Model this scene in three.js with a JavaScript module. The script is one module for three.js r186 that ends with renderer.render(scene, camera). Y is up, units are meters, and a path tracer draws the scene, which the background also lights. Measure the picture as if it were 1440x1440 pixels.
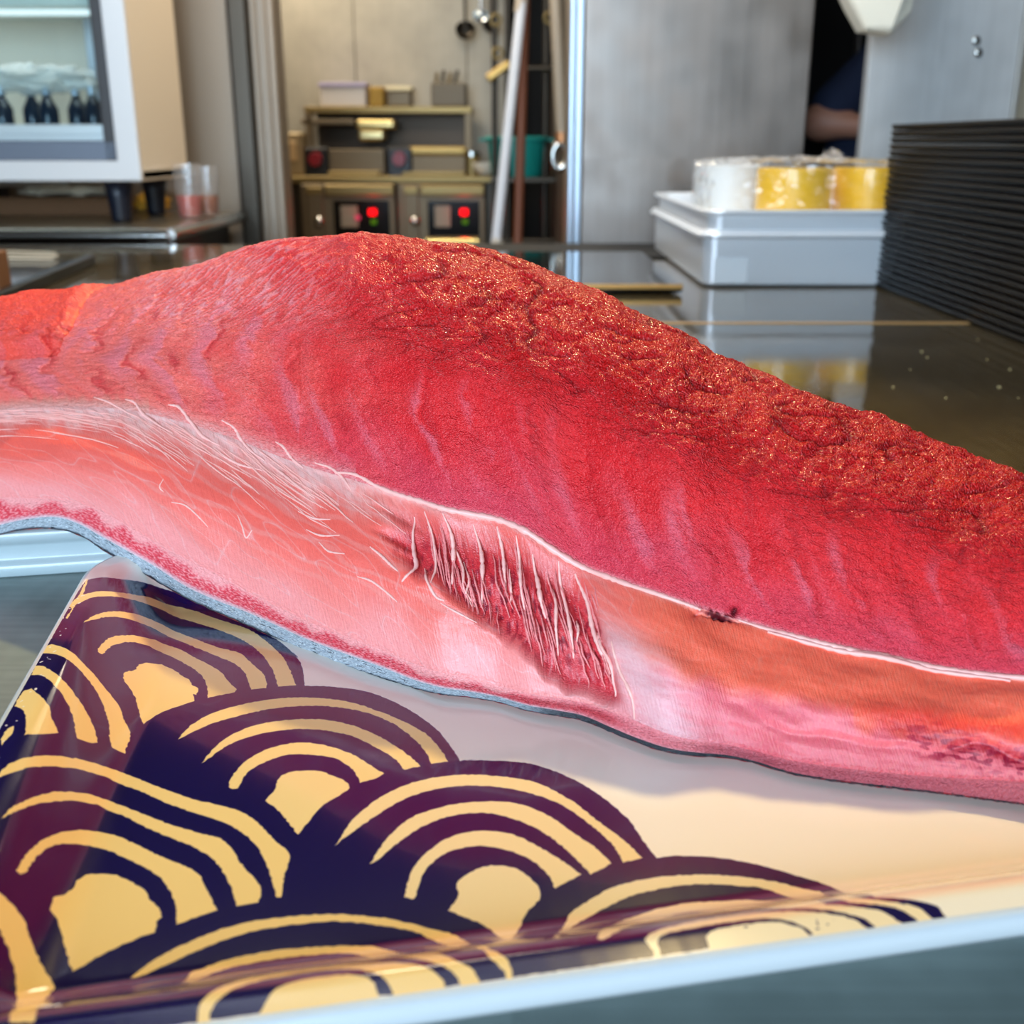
import * as THREE from 'three';
import { RectAreaLightUniformsLib } from 'three/addons/lights/RectAreaLightUniformsLib.js';
import { RoundedBoxGeometry } from 'three/addons/geometries/RoundedBoxGeometry.js';
import { MarchingCubes } from 'three/addons/objects/MarchingCubes.js';
import { mergeGeometries } from 'three/addons/utils/BufferGeometryUtils.js';
import { createNoise2D, createNoise3D } from 'simplex-noise';

// ---------------------------------------------------------------- camera, sky, lights, exposure
const scene = new THREE.Scene();
const camera = new THREE.PerspectiveCamera(50, 1, 0.02, 60);
camera.position.set(0, 1.15, 0);
camera.rotation.set(-THREE.MathUtils.degToRad(18.6), 0, 0);
camera.focus = 0.53;
camera.userData.fStop = 10.5;
const renderer = new THREE.WebGLRenderer({ antialias: true });
renderer.toneMapping = THREE.LinearToneMapping;
renderer.toneMappingExposure = 1.0;
renderer.shadowMap.enabled = true;
RectAreaLightUniformsLib.init();
scene.background = new THREE.Color(0.62, 0.78, 1.0);      // even daylight sky outside the shop window
scene.backgroundIntensity = 3.2;
function areaLight(name, color, intensity, w, h, pos, look) {
  const l = new THREE.RectAreaLight(color, intensity, w, h); l.name = name;
  l.position.set(...pos); l.lookAt(...look); scene.add(l); return l;
}
areaLight('window_daylight', new THREE.Color(0.64, 0.83, 1.04), 12.5, 2.6, 1.5, [-1.1, 1.75, 2.35], [-0.5, 1.3, -1]);
areaLight('kitchen_panel_light', new THREE.Color(1.0, 0.86, 0.66), 30, 1.1, 0.3, [-1.2, 2.57, -5.55], [-1.2, 0, -5.55]);
areaLight('aisle_panel_light', new THREE.Color(1.0, 0.82, 0.6), 20, 0.7, 0.35, [-0.25, 2.57, -3.55], [-0.25, 0, -3.55]);
areaLight('counter_panel_light', new THREE.Color(0.9, 0.95, 1.0), 6, 1.2, 0.3, [-0.2, 2.57, -1.65], [-0.2, 0, -1.65]);
areaLight('back_track_light', new THREE.Color(1.0, 0.97, 0.92), 16, 1.6, 0.3, [-0.25, 2.46, -1.98], [-0.35, 1.0, -3.6]);
const SPOT = [0.30, 2.40, -1.63];
const spot = new THREE.SpotLight(new THREE.Color(1.0, 0.75, 0.30), 10.5, 6, 0.5, 0.6, 2);
spot.name = 'spotlight_beam'; spot.position.set(...SPOT); spot.target.position.set(0.0, 0.95, -0.45);
spot.castShadow = true; spot.shadow.radius = 1.6; spot.shadow.mapSize.set(2048, 2048);
scene.add(spot, spot.target);

// ---------------------------------------------------------------- helpers
let seedState = 7;
const rnd = () => { seedState = (seedState * 1664525 + 1013904223) >>> 0; return seedState / 4294967296; };
const n2 = createNoise2D(rnd), n3 = createNoise3D(rnd);
const { clamp, lerp, smoothstep } = THREE.MathUtils;
const ss = (a, b, x) => { const t = clamp((x - a) / (b - a), 0, 1); return t * t * (3 - 2 * t); };
const bell = (x, c, w) => Math.exp(-((x - c) * (x - c)) / (w * w));
const V = (p) => new THREE.Vector3(...p);
const used = new Map();
function numbered(n) { const k = used.get(n) || 0; used.set(n, k + 1); return k ? n + '_' + String(k).padStart(3, '0') : n; }
function tag(o, label, category, group, kind) {
  if (label) o.userData.label = label; if (category) o.userData.category = category;
  if (group) o.userData.group = group; if (kind) o.userData.kind = kind; return o;
}
function thing(name, label, category, pos = [0, 0, 0], group) {
  const g = new THREE.Group(); g.name = numbered(name); g.position.set(...pos); scene.add(g); return tag(g, label, category, group);
}
function part(name, geo, mat, parent, top) {
  const m = new THREE.Mesh(Array.isArray(geo) ? mergeGeometries(geo.map(plain)) : geo, mat);
  m.name = parent && parent !== scene && !top ? name : numbered(name); m.castShadow = m.receiveShadow = true; (parent || scene).add(m); return m;
}
function plain(g) { const q = g.index ? g.toNonIndexed() : g; for (const k of Object.keys(q.attributes)) if (!['position', 'normal', 'uv'].includes(k)) q.deleteAttribute(k); return q; }
const struct = (name, geo, mat) => tag(part(name, geo, mat, scene), null, null, null, 'structure');
const box = (w, h, d, x = 0, y = 0, z = 0) => { const g = new THREE.BoxGeometry(w, h, d); g.translate(x, y, z); return g; };
const rbox = (w, h, d, x = 0, y = 0, z = 0, r = 0.004, s = 2) => { const g = new RoundedBoxGeometry(w, h, d, s, Math.min(r, w / 2.1, h / 2.1, d / 2.1)); g.translate(x, y, z); return g; };
// box between two corners, world coordinates
const span = (a, b, r = 0.003) => rbox(Math.abs(b[0] - a[0]), Math.abs(b[1] - a[1]), Math.abs(b[2] - a[2]), (a[0] + b[0]) / 2, (a[1] + b[1]) / 2, (a[2] + b[2]) / 2, r);
const cyl = (r0, r1, h, x = 0, y = 0, z = 0, n = 28) => { const g = new THREE.CylinderGeometry(r0, r1, h, n); g.translate(x, y, z); return g; };
function rod(a, b, r, r2 = r, n = 14) {
  const A = V(a), B = V(b), d = B.clone().sub(A), g = new THREE.CylinderGeometry(r2, r, d.length(), n);
  g.applyQuaternion(new THREE.Quaternion().setFromUnitVectors(new THREE.Vector3(0, 1, 0), d.normalize())); g.translate(...A.add(B).multiplyScalar(0.5).toArray()); return g;
}
const tube = (pts, r, n = 24, k = 8) => new THREE.TubeGeometry(new THREE.CatmullRomCurve3(pts.map(V)), n, r, k);
const lathe = (pts, n = 40) => new THREE.LatheGeometry(pts.map((p) => new THREE.Vector2(...p)), n);
const mat = (color, roughness, metalness = 0, extra = {}) => new THREE.MeshPhysicalMaterial({ color: new THREE.Color(color), roughness, metalness, ...extra });
const lin = (r, g, b) => new THREE.Color().setRGB(r, g, b);
function dataTex(w, h, f, srgb) {                       // f(x, y) -> [r, g, b] 0..255
  const d = new Uint8Array(w * h * 4);
  for (let y = 0; y < h; y++) for (let x = 0; x < w; x++) { const c = f(x, y), i = (y * w + x) * 4; d[i] = clamp(c[0], 0, 255); d[i + 1] = clamp(c[1], 0, 255); d[i + 2] = clamp(c[2], 0, 255); d[i + 3] = 255; }
  const t = new THREE.DataTexture(d, w, h); t.magFilter = THREE.LinearFilter; t.wrapS = t.wrapT = THREE.RepeatWrapping; if (srgb) t.colorSpace = THREE.SRGBColorSpace; t.needsUpdate = true; return t;
}
const grid = (nu, nv, f, closedV) => {                    // f(i/nu, j/nv) -> {p, uv}
  const pos = [], uv = [], idx = [];
  for (let j = 0; j <= nv; j++) for (let i = 0; i <= nu; i++) { const q = f(i / nu, j / nv); pos.push(q.p[0], q.p[1], q.p[2]); uv.push(q.uv ? q.uv[0] : i / nu, q.uv ? q.uv[1] : j / nv); }
  for (let j = 0; j < nv; j++) for (let i = 0; i < nu; i++) { const a = j * (nu + 1) + i, b = a + 1, c = a + nu + 1, d = c + 1; idx.push(a, b, d, a, d, c); }
  const g = new THREE.BufferGeometry(); g.setAttribute('position', new THREE.Float32BufferAttribute(pos, 3)); g.setAttribute('uv', new THREE.Float32BufferAttribute(uv, 2)); g.setIndex(idx); g.computeVertexNormals(); return g;
};

// ---------------------------------------------------------------- materials
const smudge = dataTex(512, 512, (x, y) => {               // wiped steel: vertical streaks and cloudy finger marks
  const c = (k, s) => n3(Math.cos(x / 512 * 6.283) * s, Math.sin(x / 512 * 6.283) * s, y / 512 * k);
  const v = 132 + 26 * c(3, 1.6) + 9 * c(1.5, 9) + 18 * n2(x / 60, y / 60) ; return [v, v, v];
});
const steelTone = dataTex(512, 512, (x, y) => { const c = n2(x / 130, y / 150) * 8 + n2(x / 9, y / 300) * 3 + n2(x / 40 + 9, y / 40) * 4; return [206 + c, 206 + c, 204 + c]; }, true);
const steel = mat('#bdb1a9', 0.8, 0.85, { map: steelTone, roughnessMap: smudge });
const steelDull = mat('#958878', 0.45, 0.45);
const steelWarm = mat('#a99f8c', 0.34, 1);
const steelDark = mat('#4a443c', 0.4, 0.9);
const chrome = mat('#d8d6d0', 0.16, 1);
const aluminium = mat('#f2f4f6', 0.3, 0.38, { bumpMap: smudge, bumpScale: 0.0008 });
const whitePaint = mat('#dcdedf', 0.35, 0, { clearcoat: 0.3, clearcoatRoughness: 0.2 });
const darkWall = mat('#1a1714', 0.75);
const blackPlastic = mat('#030304', 0.5, 0, { ior: 1.25 });
const navyRubber = mat('#0c1424', 0.4);
const clearFilm = new THREE.MeshPhysicalMaterial({ color: '#ffffff', roughness: 0.07, transmission: 0.97, thickness: 0, ior: 1.5 });
const glassPane = new THREE.MeshPhysicalMaterial({ color: '#eef6f6', roughness: 0.01, transmission: 1, thickness: 0, ior: 1.5 });

// ---------------------------------------------------------------- the room
const YC = 0.9;
const tileTone = dataTex(256, 256, (x, y) => { const c = 10 * n2(x / 30, y / 30) + 6 * n2(x / 4, y / 4); return [96 + c, 84 + c, 74 + c]; }, true);
const floorMat = mat('#ffffff', 0.5, 0, { map: tileTone });
const plaster = mat('#cdb99c', 0.85), darkWood = mat('#2e2218', 0.6), ceilMat = mat('#4a3c2e', 0.85);
struct('floor', box(7.4, 0.1, 9.6, 0, -0.05, -1.9), floorMat);
struct('ceiling', box(7.4, 0.12, 9.6, 0, 2.66, -1.9), ceilMat);
struct('wall_left', box(0.15, 2.6, 9.6, -3.5, 1.3, -1.9), darkWood);
struct('wall_right', box(0.15, 2.6, 9.6, 3.5, 1.3, -1.9), darkWood);
struct('wall_back', box(7.1, 2.6, 0.15, 0, 1.3, -6.6), darkWall);
// the wall behind the photographer with the shop window in it
struct('wall_front', [box(1.15, 2.6, 0.15, -2.9, 1.3, 2.55), box(2.9, 2.6, 0.15, 2.0, 1.3, 2.55), box(2.9, 0.95, 0.15, -0.9, 0.475, 2.55), box(2.9, 0.1, 0.15, -0.9, 2.55, 2.55)], plaster);
const win = thing('window_1', null, null); win.userData.kind = 'structure';
part('window_frame', [box(0.06, 1.55, 0.1, -2.29, 1.725, 2.55), box(0.06, 1.55, 0.1, 0.49, 1.725, 2.55), box(0.05, 1.5, 0.08, -0.9, 1.725, 2.55), box(2.8, 0.05, 0.1, -0.9, 0.975, 2.55), box(2.8, 0.05, 0.1, -0.9, 2.475, 2.55)], darkWood, win);
part('window_pane', box(1.34, 1.46, 0.006, -1.58, 1.725, 2.55), glassPane, win);
part('window_pane', box(1.34, 1.46, 0.006, -0.21, 1.725, 2.55), glassPane, win);
// partition either side of the kitchen pass and the corridor
const jl = [-.9299,1.196,-3.9], jr = [-.7762,1.1969,-3.98];
struct('wall_partition', box(2.3, 2.6, 0.12, jl[0] - 1.15 - 0.005, 1.3, -3.98), steelDull);
const jamb = thing('trim_1'); jamb.userData.kind = 'structure';
{
  const w = jr[0] - jl[0], x = jl[0];
  part('jamb_post', span([x, 0, -4.06], [x + w * 0.42, 2.6, -3.9], 0.01), steelDark, jamb);
  part('jamb_face', [span([x + w * 0.42, 0, -4.06], [x + w * 0.98, 2.6, -3.92], 0.012), span([x + w * 0.56, 0, -4.0], [x + w * 0.62, 2.6, -3.905], 0.006), span([x + w * 0.74, 0, -4.0], [x + w * 0.84, 2.6, -3.90], 0.006)], steelDull, jamb);
}

// ---------------------------------------------------------------- counters
const frontTone = dataTex(512, 512, (x, y) => { const c = 9 * n2(x / 70, y / 70) + 7 * n2(x / 300, y / 5) + 4 * n2(x / 15, y / 15); return [176 + c, 180 + c, 178 + c]; }, true);
const frontSteel = mat('#b4c2c0', 0.9, 0.35, { map: frontTone, roughnessMap: smudge });
const slabTone = dataTex(512, 512, (x, y) => { const c = 7 * n2(x / 90, y / 90) + 5 * n2(x / 12, y / 12) + 4 * n2(x / 300, y / 4); return [82 + c, 70 + c, 48 + c]; }, true);
const slabRough = dataTex(512, 512, (x, y) => { const v = 26 + 12 * n2(x / 110, y / 110) + 8 * n2(x / 14, y / 14); return [v, v, v]; });
const slab = mat('#ffffff', 0.7, 0.15, { map: slabTone, roughnessMap: slabRough, specularIntensity: 1, ior: 1.7 });
const uvScale = (g, sx, sz) => { const p = g.attributes.position, u = g.attributes.uv; for (let i = 0; i < p.count; i++) u.setXY(i, p.getX(i) * sx, p.getZ(i) * sz); return g; };
const cf = thing('work_counter', 'matte grey brushed steel worktop under the patterned platter', 'counter');
part('countertop', uvScale(span([-2.2, YC - 0.04, -0.78], [1.7, YC, 0.55], 0.004), 1.6, 1.6), frontSteel, cf);
part('cabinet_base', span([-2.2, 0.02, -0.78], [1.7, YC - 0.042, 0.15]), steelDark, cf);
const cb = thing('back_counter', 'dark polished mirror-like counter running behind the fish', 'counter');
part('countertop', uvScale(span([-2.2, YC - 0.04, -1.601], [1.7, YC, -0.784], 0.002), 0.9, 0.9), slab, cb);
part('countertop', uvScale(span([-2.2, YC - 0.04, -2.9], [1.7, YC, -1.612], 0.002), 0.9, 0.9), slab, cb);
part('seam_strip', span([-2.2, YC - 0.04, -1.612], [1.7, YC + 0.0012, -1.601], 0.0004), mat('#e8b878', 0.35, 0.6), cb);
part('cabinet_base', span([-2.2, 0.02, -2.88], [1.7, YC - 0.042, -0.8]), steelDark, cb);
const ledge = part('rubber_strip', span([-0.2, YC, -2.88], [1.2, YC + 0.006, -2.55], 0.002), mat('#070707', 0.7), scene);
tag(ledge, 'black rubber strip along the back edge of the dark counter', 'mat');

// ---------------------------------------------------------------- the platter
const PO = [-.176,-.2048], PU = [.9812,-.193], PW = [-.1521,-.9884], PD = [.62,.3812,.045,.034,.012,.011,.052];
const AL = PD[0], BL = PD[1], RC = PD[2], RH = PD[3], WELL = PD[4], D0 = PD[5], D1 = PD[6];
const TS = 0.4, TO = [-0.008, -0.008];               // the glaze print covers 0.4 m square from the near left corner
function glazePrint() {
  const N = 2048, cv = document.createElement('canvas'); cv.width = cv.height = N; const g = cv.getContext('2d');
  const CREAM = '#f3eee2', NAVY = '#120e4c';
  g.fillStyle = CREAM; g.fillRect(0, 0, N, N);
  const q = (a, b) => [(a / 1000 - TO[0]) / TS * N, N - (b / 1000 - TO[1]) / TS * N];
  function shape(list, color, wob = 0.5) {
    const pts = []; for (let i = 0; i < list.length; i += 2) pts.push(q(list[i], list[i + 1]));
    const n = pts.length, out = [];
    for (let i = 0; i < n; i++) {
      const p0 = pts[(i + n - 1) % n], p1 = pts[i], p2 = pts[(i + 1) % n], p3 = pts[(i + 2) % n];
      const sharp = (a, b, c) => { const x1 = b[0] - a[0], y1 = b[1] - a[1], x2 = c[0] - b[0], y2 = c[1] - b[1]; return (x1 * x2 + y1 * y2) / (Math.hypot(x1, y1) * Math.hypot(x2, y2) + 1e-6) < 0.62; };
      const L = Math.hypot(p2[0] - p1[0], p2[1] - p1[1]), k = Math.max(2, Math.round(L / 7));
      const tan = (a, b, c, s) => { if (sharp(a, b, c)) return null; const l = Math.hypot(c[0] - a[0], c[1] - a[1]) + 1e-6; return [(c[0] - a[0]) / l * L * s, (c[1] - a[1]) / l * L * s]; };
      const d = [p2[0] - p1[0], p2[1] - p1[1]], t1 = tan(p0, p1, p2, 1) || d, t2 = tan(p1, p2, p3, 1) || d;
      for (let j = 0; j < k; j++) {
        const t = j / k, a = 2 * t * t * t - 3 * t * t + 1, b = t * t * t - 2 * t * t + t, c = -2 * t * t * t + 3 * t * t, e = t * t * t - t * t;
        const x = a * p1[0] + b * t1[0] + c * p2[0] + e * t2[0], y = a * p1[1] + b * t1[1] + c * p2[1] + e * t2[1], w = wob * 2.2;
        out.push([x + w * n2(x / 16, y / 16), y + w * n2(y / 16 + 50, x / 16)]);
      }
    }
    g.fillStyle = color; g.beginPath(); out.forEach((p, i) => (i ? g.lineTo(...p) : g.moveTo(...p))); g.closePath(); g.fill();
  }
  shape([4.3,327.6,6.6,330.2,17.4,332.4,30.8,342.7,46.3,343.1,63.3,332.5,87.1,304.3,104.1,280.6,113.9,259.9,110.6,268.8,115.5,251.7,117.4,230.5,128.6,227.6,145.1,219.7,157.8,206.7,168.2,191.3,175,177.3,179.6,161.4,181.4,152.3,187.7,152.2,181.6,152.6,194.2,150.1,209.4,144.6,222.9,131.8,231.5,118.1,238.6,100.6,241.3,83.5,242.7,75.6,249.8,75.6,263,72.1,275.2,66.2,286.2,58.1,297.1,46.9,294.5,17.9,305.5,11.9,310.1,8.7,310.1,3.3,310,-.9,270,4,200,4,100,4,20,3,3,20,2,100,2.5,200,3.1,250.2,3.1,294.1], NAVY, 0.6);
  const cream = [
    [5,330.4,4.3,327.6,4.8,309.1,2.6,294.2,5,292.1,4.8,280.6,5.9,279,6.1,295.6,6.9,307.6],
    [4.1,296,5.7,307.3,11.4,311.1,20.1,316.6,28.4,324.8,37,332.9,52.5,332,70.3,315.5,87.5,299.1,99,279.3,106.9,261.3,109.4,251.7,113.2,233.7,113.3,231.6,105.3,232.2,102.7,246.5,96.8,265.5,88.8,281.3,77.4,295.9,60.2,312.2,43.1,324.3,33.7,321.7,25.1,315.1,16.9,307.6,11,303.1,6.8,297.3],
    [14,273.3,16.1,281.5,21.4,292.4,27.4,300.8,35.7,307.6,45.3,307.6,56.7,297.4,73.7,280.6,85.5,271.2,90.1,262.1,97.4,247.5,99.8,238.5,100.2,231.7,93.2,231.5,91.8,237.9,89.1,249.1,83.4,260,74.7,269.8,63.6,281.4,52.1,293.4,41.5,300.1,35.1,298.8,28.4,294.6,22.3,287.1,17.5,279],
    [24.2,251.8,24.6,259.1,26.4,268.4,30.2,277.2,35.4,284.4,43,289.3,52.3,284.8,63.9,270.7,72.8,259.9,78.4,251.2,83.3,239.5,86.6,232.8,85.9,230.3,74.3,227.2,73,237.5,70.3,247.3,65.4,257,58.6,266.2,49.4,276.6,41.4,280.3,35.6,277,31.3,270.1,28.3,262,26.5,250.5,25.2,249.9],
    [36.1,241.7,36.4,246.2,39.3,252.1,40.1,258.4,42.9,263.5,49,265.7,55.7,258.9,60.4,251.5,63.7,247.7,66.4,240.7,69.1,237.3,68.8,231.2,67.5,232.4,68.6,225.3,62.3,221.7,55.8,217.3,51.4,211.5,49.5,207.4,47.3,213.8,43.6,226.7,39.8,235,37.3,238],
    [3.4,241.5,2.9,249.1,5.2,250.9,10.6,246.6,18.2,239.1,24.3,232.8,30.2,226.5,34.1,222.1,39.3,215,42.2,206.8,46,198,46.2,182.4,41.4,183.8,39.2,190,37.7,198.8,34.6,207.7,30.3,216.9,26.1,223,19.9,230.1,12.8,236.6,8.6,239.9],
    [3.8,220.1,3.3,229.1,6,228.6,11.7,222.5,18.2,214.9,23.4,208.3,27.6,202.3,30.7,197.4,34.3,189.7,36.4,182.9,33.9,180,29.8,178.4,27.8,185.2,25.9,191.4,22.1,199.6,17.5,206.8,11.8,214.6,7.3,219.4],
    [4.2,192.3,4.3,204.8,7,207.1,13,198.8,17.8,190.9,20.1,183.9,24.2,176.2,19.2,171,14,168,11.9,178.9,8.5,188,5.7,191.1],
    [6.2,165.6,6.4,173.5,8.1,175.5,9.3,169.7,8.2,165.2,7.8,160.7],
    [12.4,136.9,12.3,141.5,15,148.8,20.3,155.2,27.7,162.4,36.6,168,46.9,168.8,61.5,157.6,77.6,144.9,90.9,137,99,130.1,105.4,120.1,111.5,109.3,114.9,104.6,115.5,99.9,113.9,90.7,113.6,79.6,111.8,80,110.3,87.7,107.3,99.4,103.6,109.5,99.1,117.2,91.9,125.6,83.1,132.5,69.5,142.7,55,155.6,44,162.3,35.6,160.8,27.8,154.9,20.5,147.4,16.1,141.4],
    [19.4,113.6,20.5,120.4,23.5,128.3,27.9,136.9,33.6,144,40.2,148.4,48.1,147.5,57.5,140.5,71.2,129.6,82.6,121.8,90.3,116.9,94.9,109.8,98.7,101.1,103.2,92.8,106.6,86,106.3,78.4,99.1,77.7,96.9,86.7,92.9,97.3,88.3,105.9,82.9,112.2,73.3,120.2,62.5,129.3,52,139.2,43.3,143.9,36.4,140.8,31.1,134.8,26.3,128,22.5,120.5],
    [29,92.6,29.6,101.1,31.9,111.6,36.1,120.8,42,126.8,49.3,127.9,58.2,121.7,68.1,112.4,77.7,104.6,83.6,99.1,85.9,95.5,89.6,85.7,93,76.9,87.8,75.1,80.7,72.4,79.6,80.7,76.7,89.3,72.6,97.4,67.2,103.5,59.2,110.9,49.5,118.4,42.2,118.3,36.7,114.1,33.5,107.3,31.9,99.5,31.3,93.5,30.1,91.7],
    [40.4,85.1,40.9,88.8,43.3,91.9,44.6,95.5,45.3,100.7,48.4,104.3,54.5,103.5,61.2,99.1,66.5,93.8,68.8,90.9,70.4,87.1,74.1,81.8,75.8,76.9,74.3,75.6,74.7,70,69.2,67.9,63,64.5,58.2,61.3,54.3,57.6,52.4,56.5,49.9,62.7,46.5,71.5,42.8,79.8,40.8,82.5],
    [26.3,80.6,29,79.4,32.6,76.9,35.9,73.1,38.1,68.4,41.3,62.2,45.1,56,48.8,50.1,48.3,42.9,54.7,15.6,55.1,12,48.7,13.4,44.9,28,39.5,46.9,37.3,53.9,34.1,60.4,31.2,65.2,29.6,67.1],
    [65.7,191.9,69.6,202.6,77.8,212.3,93,218.7,109,220.4,125.3,217.2,138.4,210.5,151,199.5,161.6,187.8,170.1,175.2,175,160.8,176.5,152.8,169.8,152.5,167.7,163.7,162.4,176.7,155.3,189,144.6,199.9,131.9,207.3,117.4,211.2,103,211.3,89.1,207.3,77.3,202],
    [77.7,170.4,82.2,183.2,88.8,192.5,99.1,198.4,113,199.9,125.5,197.4,138.1,190.1,148.7,179.4,157.3,167.2,162.7,157.5,165.2,151.4,158.5,150,155.3,158.9,148.3,168.9,139.4,179.6,128.7,186.8,117.9,190.6,107.1,191.1,95.2,188.3,86.7,182.3],
    [90.1,151.3,91.5,160.3,96.4,170.4,104.8,177.4,116.7,179.6,127.3,175.1,137.7,166.6,144.9,156.8,150.5,148.8,147.4,145.9,141,144,138.3,153.9,131.8,163.5,122.9,168.1,112.5,170.7,103.9,167,97.1,160.6,93.8,149.3,91.7,149],
    [104.8,138.3,107.9,145.2,109.6,154.1,114.4,157.2,124.5,155.8,131.7,149.8,136,145,136.6,141,131.7,135.5,126.2,130.4,122.3,122.8,117.9,114.1,114.3,122,110.7,129.9],
    [131,104.5,139,121.6,150.4,133.9,164,140.9,179.5,142.1,194.6,138.4,209,131,219.8,117.1,227.6,101.1,234.8,86.2,238,76.5,230.7,75.7,229.4,85.9,223.7,100.3,215.5,114.6,204.1,125.1,189.9,132,174.8,134.1,159.5,130.4,146.2,120.2,135.3,109.5],
    [143.2,92,149.1,104.4,158.6,116.2,171.7,121.5,184.8,122.2,199.3,118.4,208.9,109.5,217.2,95.6,223.6,84.1,226.5,75.7,218,71.4,215.4,78.7,209.4,92.6,200.7,104.8,189.2,113.3,176.6,115.2,163.6,110.6,152.4,100.9,145.2,92.6],
    [154.1,71.6,156.4,82.2,162.2,93.3,171.6,101.5,182.5,103.8,194.5,99.4,203.5,89.5,210.3,79.7,214.8,72,204.3,66.3,203.3,74.3,198.9,83.3,191.3,90.4,181.4,94.7,170.8,93,162.4,85,157.2,69.9],
    [167.8,62.2,171.7,68.9,172,75.2,176.2,79.6,183.3,82.8,191.6,80.7,195.9,75.7,198.9,68.7,198.7,62.9,192.4,55.1,184,36.7,179.2,51.7,172.8,57.7],
    [70.2,50.1,76,57,86.1,63.3,99.1,68.4,115.2,69.3,131.6,67.5,146.8,62.6,159.3,55.8,170.3,47.6,175.8,18.4,179.6,11.7,180.2,5.9,179.4,-1,178.4,-.8,178.2,6.2,175.1,13.1,168.1,37.2,157.9,52.7,145.5,59.1,131.6,63.9,116.5,65,101.7,63.6,88.9,58.6,78.7,53.2,72.3,50.1],
    [85.1,28.2,87.9,48.7,98.2,52.7,112.4,54,129.3,52.6,145.1,48.3,156.6,29.9,164.9,14.9,169.5,9.4,172.3,.2,166.6,-.1,164.3,9,158.7,14.6,150.9,22.6,138.3,45.4,123.7,49.5,109.4,49.7,96.6,47.2,87.9,36.6],
    [97,3.4,96.8,9.8,100.3,16.3,108.2,22.7,119.5,31,134.4,23.8,148.7,17.9,155.6,13.8,160.3,9,162.4,0,147.4,.2,147.2,6.1,144.4,11.7,138.5,16.2,130.4,19.4,120.4,19.7,110.7,17.6,103.5,13.4,100.2,7.9,100.3,2.7],
    [111.9,.8,113.1,5.4,116.9,12.7,125.6,15,135.5,14.3,141.4,11.3,143.3,7.4,143.8,.4,130.7,0],
    [195.1,22.9,205.5,50.9,214.5,58.4,225.9,63.8,239.3,65.5,254.6,64.1,267.9,60.4,280.3,54.7,291.3,46.7,289.8,20.3,297.8,13,304.1,9.1,305.9,3.8,308.8,-1.3,300,-1.8,300.9,3.2,299,8.4,294.8,11.7,285.2,16.1,282.2,36.2,276.1,51,265,56.1,253,59.1,238.8,59.3,226.7,56.9,214.1,51,205.2,43.6,196,19.4],
    [206.5,15.3,218.6,40.2,230.6,48,243.9,50.6,256.1,49.3,267.8,46.5,276.4,37.3,278.5,17,287.9,12.2,293.3,8.8,295.6,4.2,297.9,-1.8,289.2,-1.8,287.8,2.5,285.7,7.7,280.5,11.4,272.2,16.1,262.6,20.9,256.6,34.5,247.4,42.6,235.8,40.9,221.8,26.5,212.5,17.4,208.4,14.1],
    [219.6,11.2,222.6,14.1,230.1,16.9,242.1,18.8,255.7,18.3,268.3,15.2,276.1,11.9,281.6,8.9,285,3.9,286.7,-1.9,268.8,-1.8,268.7,3.1,267.2,7.5,263.1,11.2,256.1,13.8,244.9,14.2,234.6,13.7,226.6,12.7,223.9,11.1,222.5,4.5,222.3,-.9,220.7,-.9,220.9,6.3],
    [237.6,9.2,240.6,11.4,250.9,12.1,259.7,11.2,265.2,8.1,267,4.3,267.4,-1.8,247.9,-1.8,235,-.8,236.7,3.2],
  ];
  cream.forEach((c) => shape(c, '#' + new THREE.Color('#f2d490').lerp(new THREE.Color('#f3e6c8'), ss(60, 260, c[0])).getHexString(), 0.8));   // the glaze is yellower towards the left end
  // worn flecks where the glaze missed, along the rim
  g.fillStyle = CREAM; for (let i = 0; i < 70; i++) { const p = q(2 + 7 * rnd(), 40 + 300 * rnd()); g.beginPath(); g.ellipse(p[0], p[1], 2 + 4 * rnd(), 1 + 2 * rnd(), rnd() * 3, 0, 7); g.fill(); }
  g.fillStyle = NAVY; for (let i = 0; i < 8; i++) { const p = q(250 + 40 * rnd(), 6 + 5 * rnd()); g.beginPath(); g.ellipse(p[0], p[1], 5 * rnd(), 4 * rnd(), 0, 0, 7); g.fill(); }
  const t = new THREE.CanvasTexture(cv); t.colorSpace = THREE.SRGBColorSpace; t.magFilter = THREE.LinearFilter; t.wrapS = t.wrapT = THREE.ClampToEdgeWrapping; return t;
}
const printMap = glazePrint();
const glaze = mat('#ffffff', 0.13, 0, { map: printMap, clearcoat: 0.6, clearcoatRoughness: 0.05, bumpMap: smudge, bumpScale: 0.0005 });
const porcelain = mat('#cdd1d3', 0.2, 0, { clearcoat: 0.5, clearcoatRoughness: 0.08 }), celadon = mat('#aebcbf', 0.24, 0, { clearcoat: 0.4, clearcoatRoughness: 0.1 });
const hgt = (d) => { const t = clamp((d - D0) / (D1 - D0), 0, 1); return RH + (WELL - RH) * t * t * (3 - 2 * t); };
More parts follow.
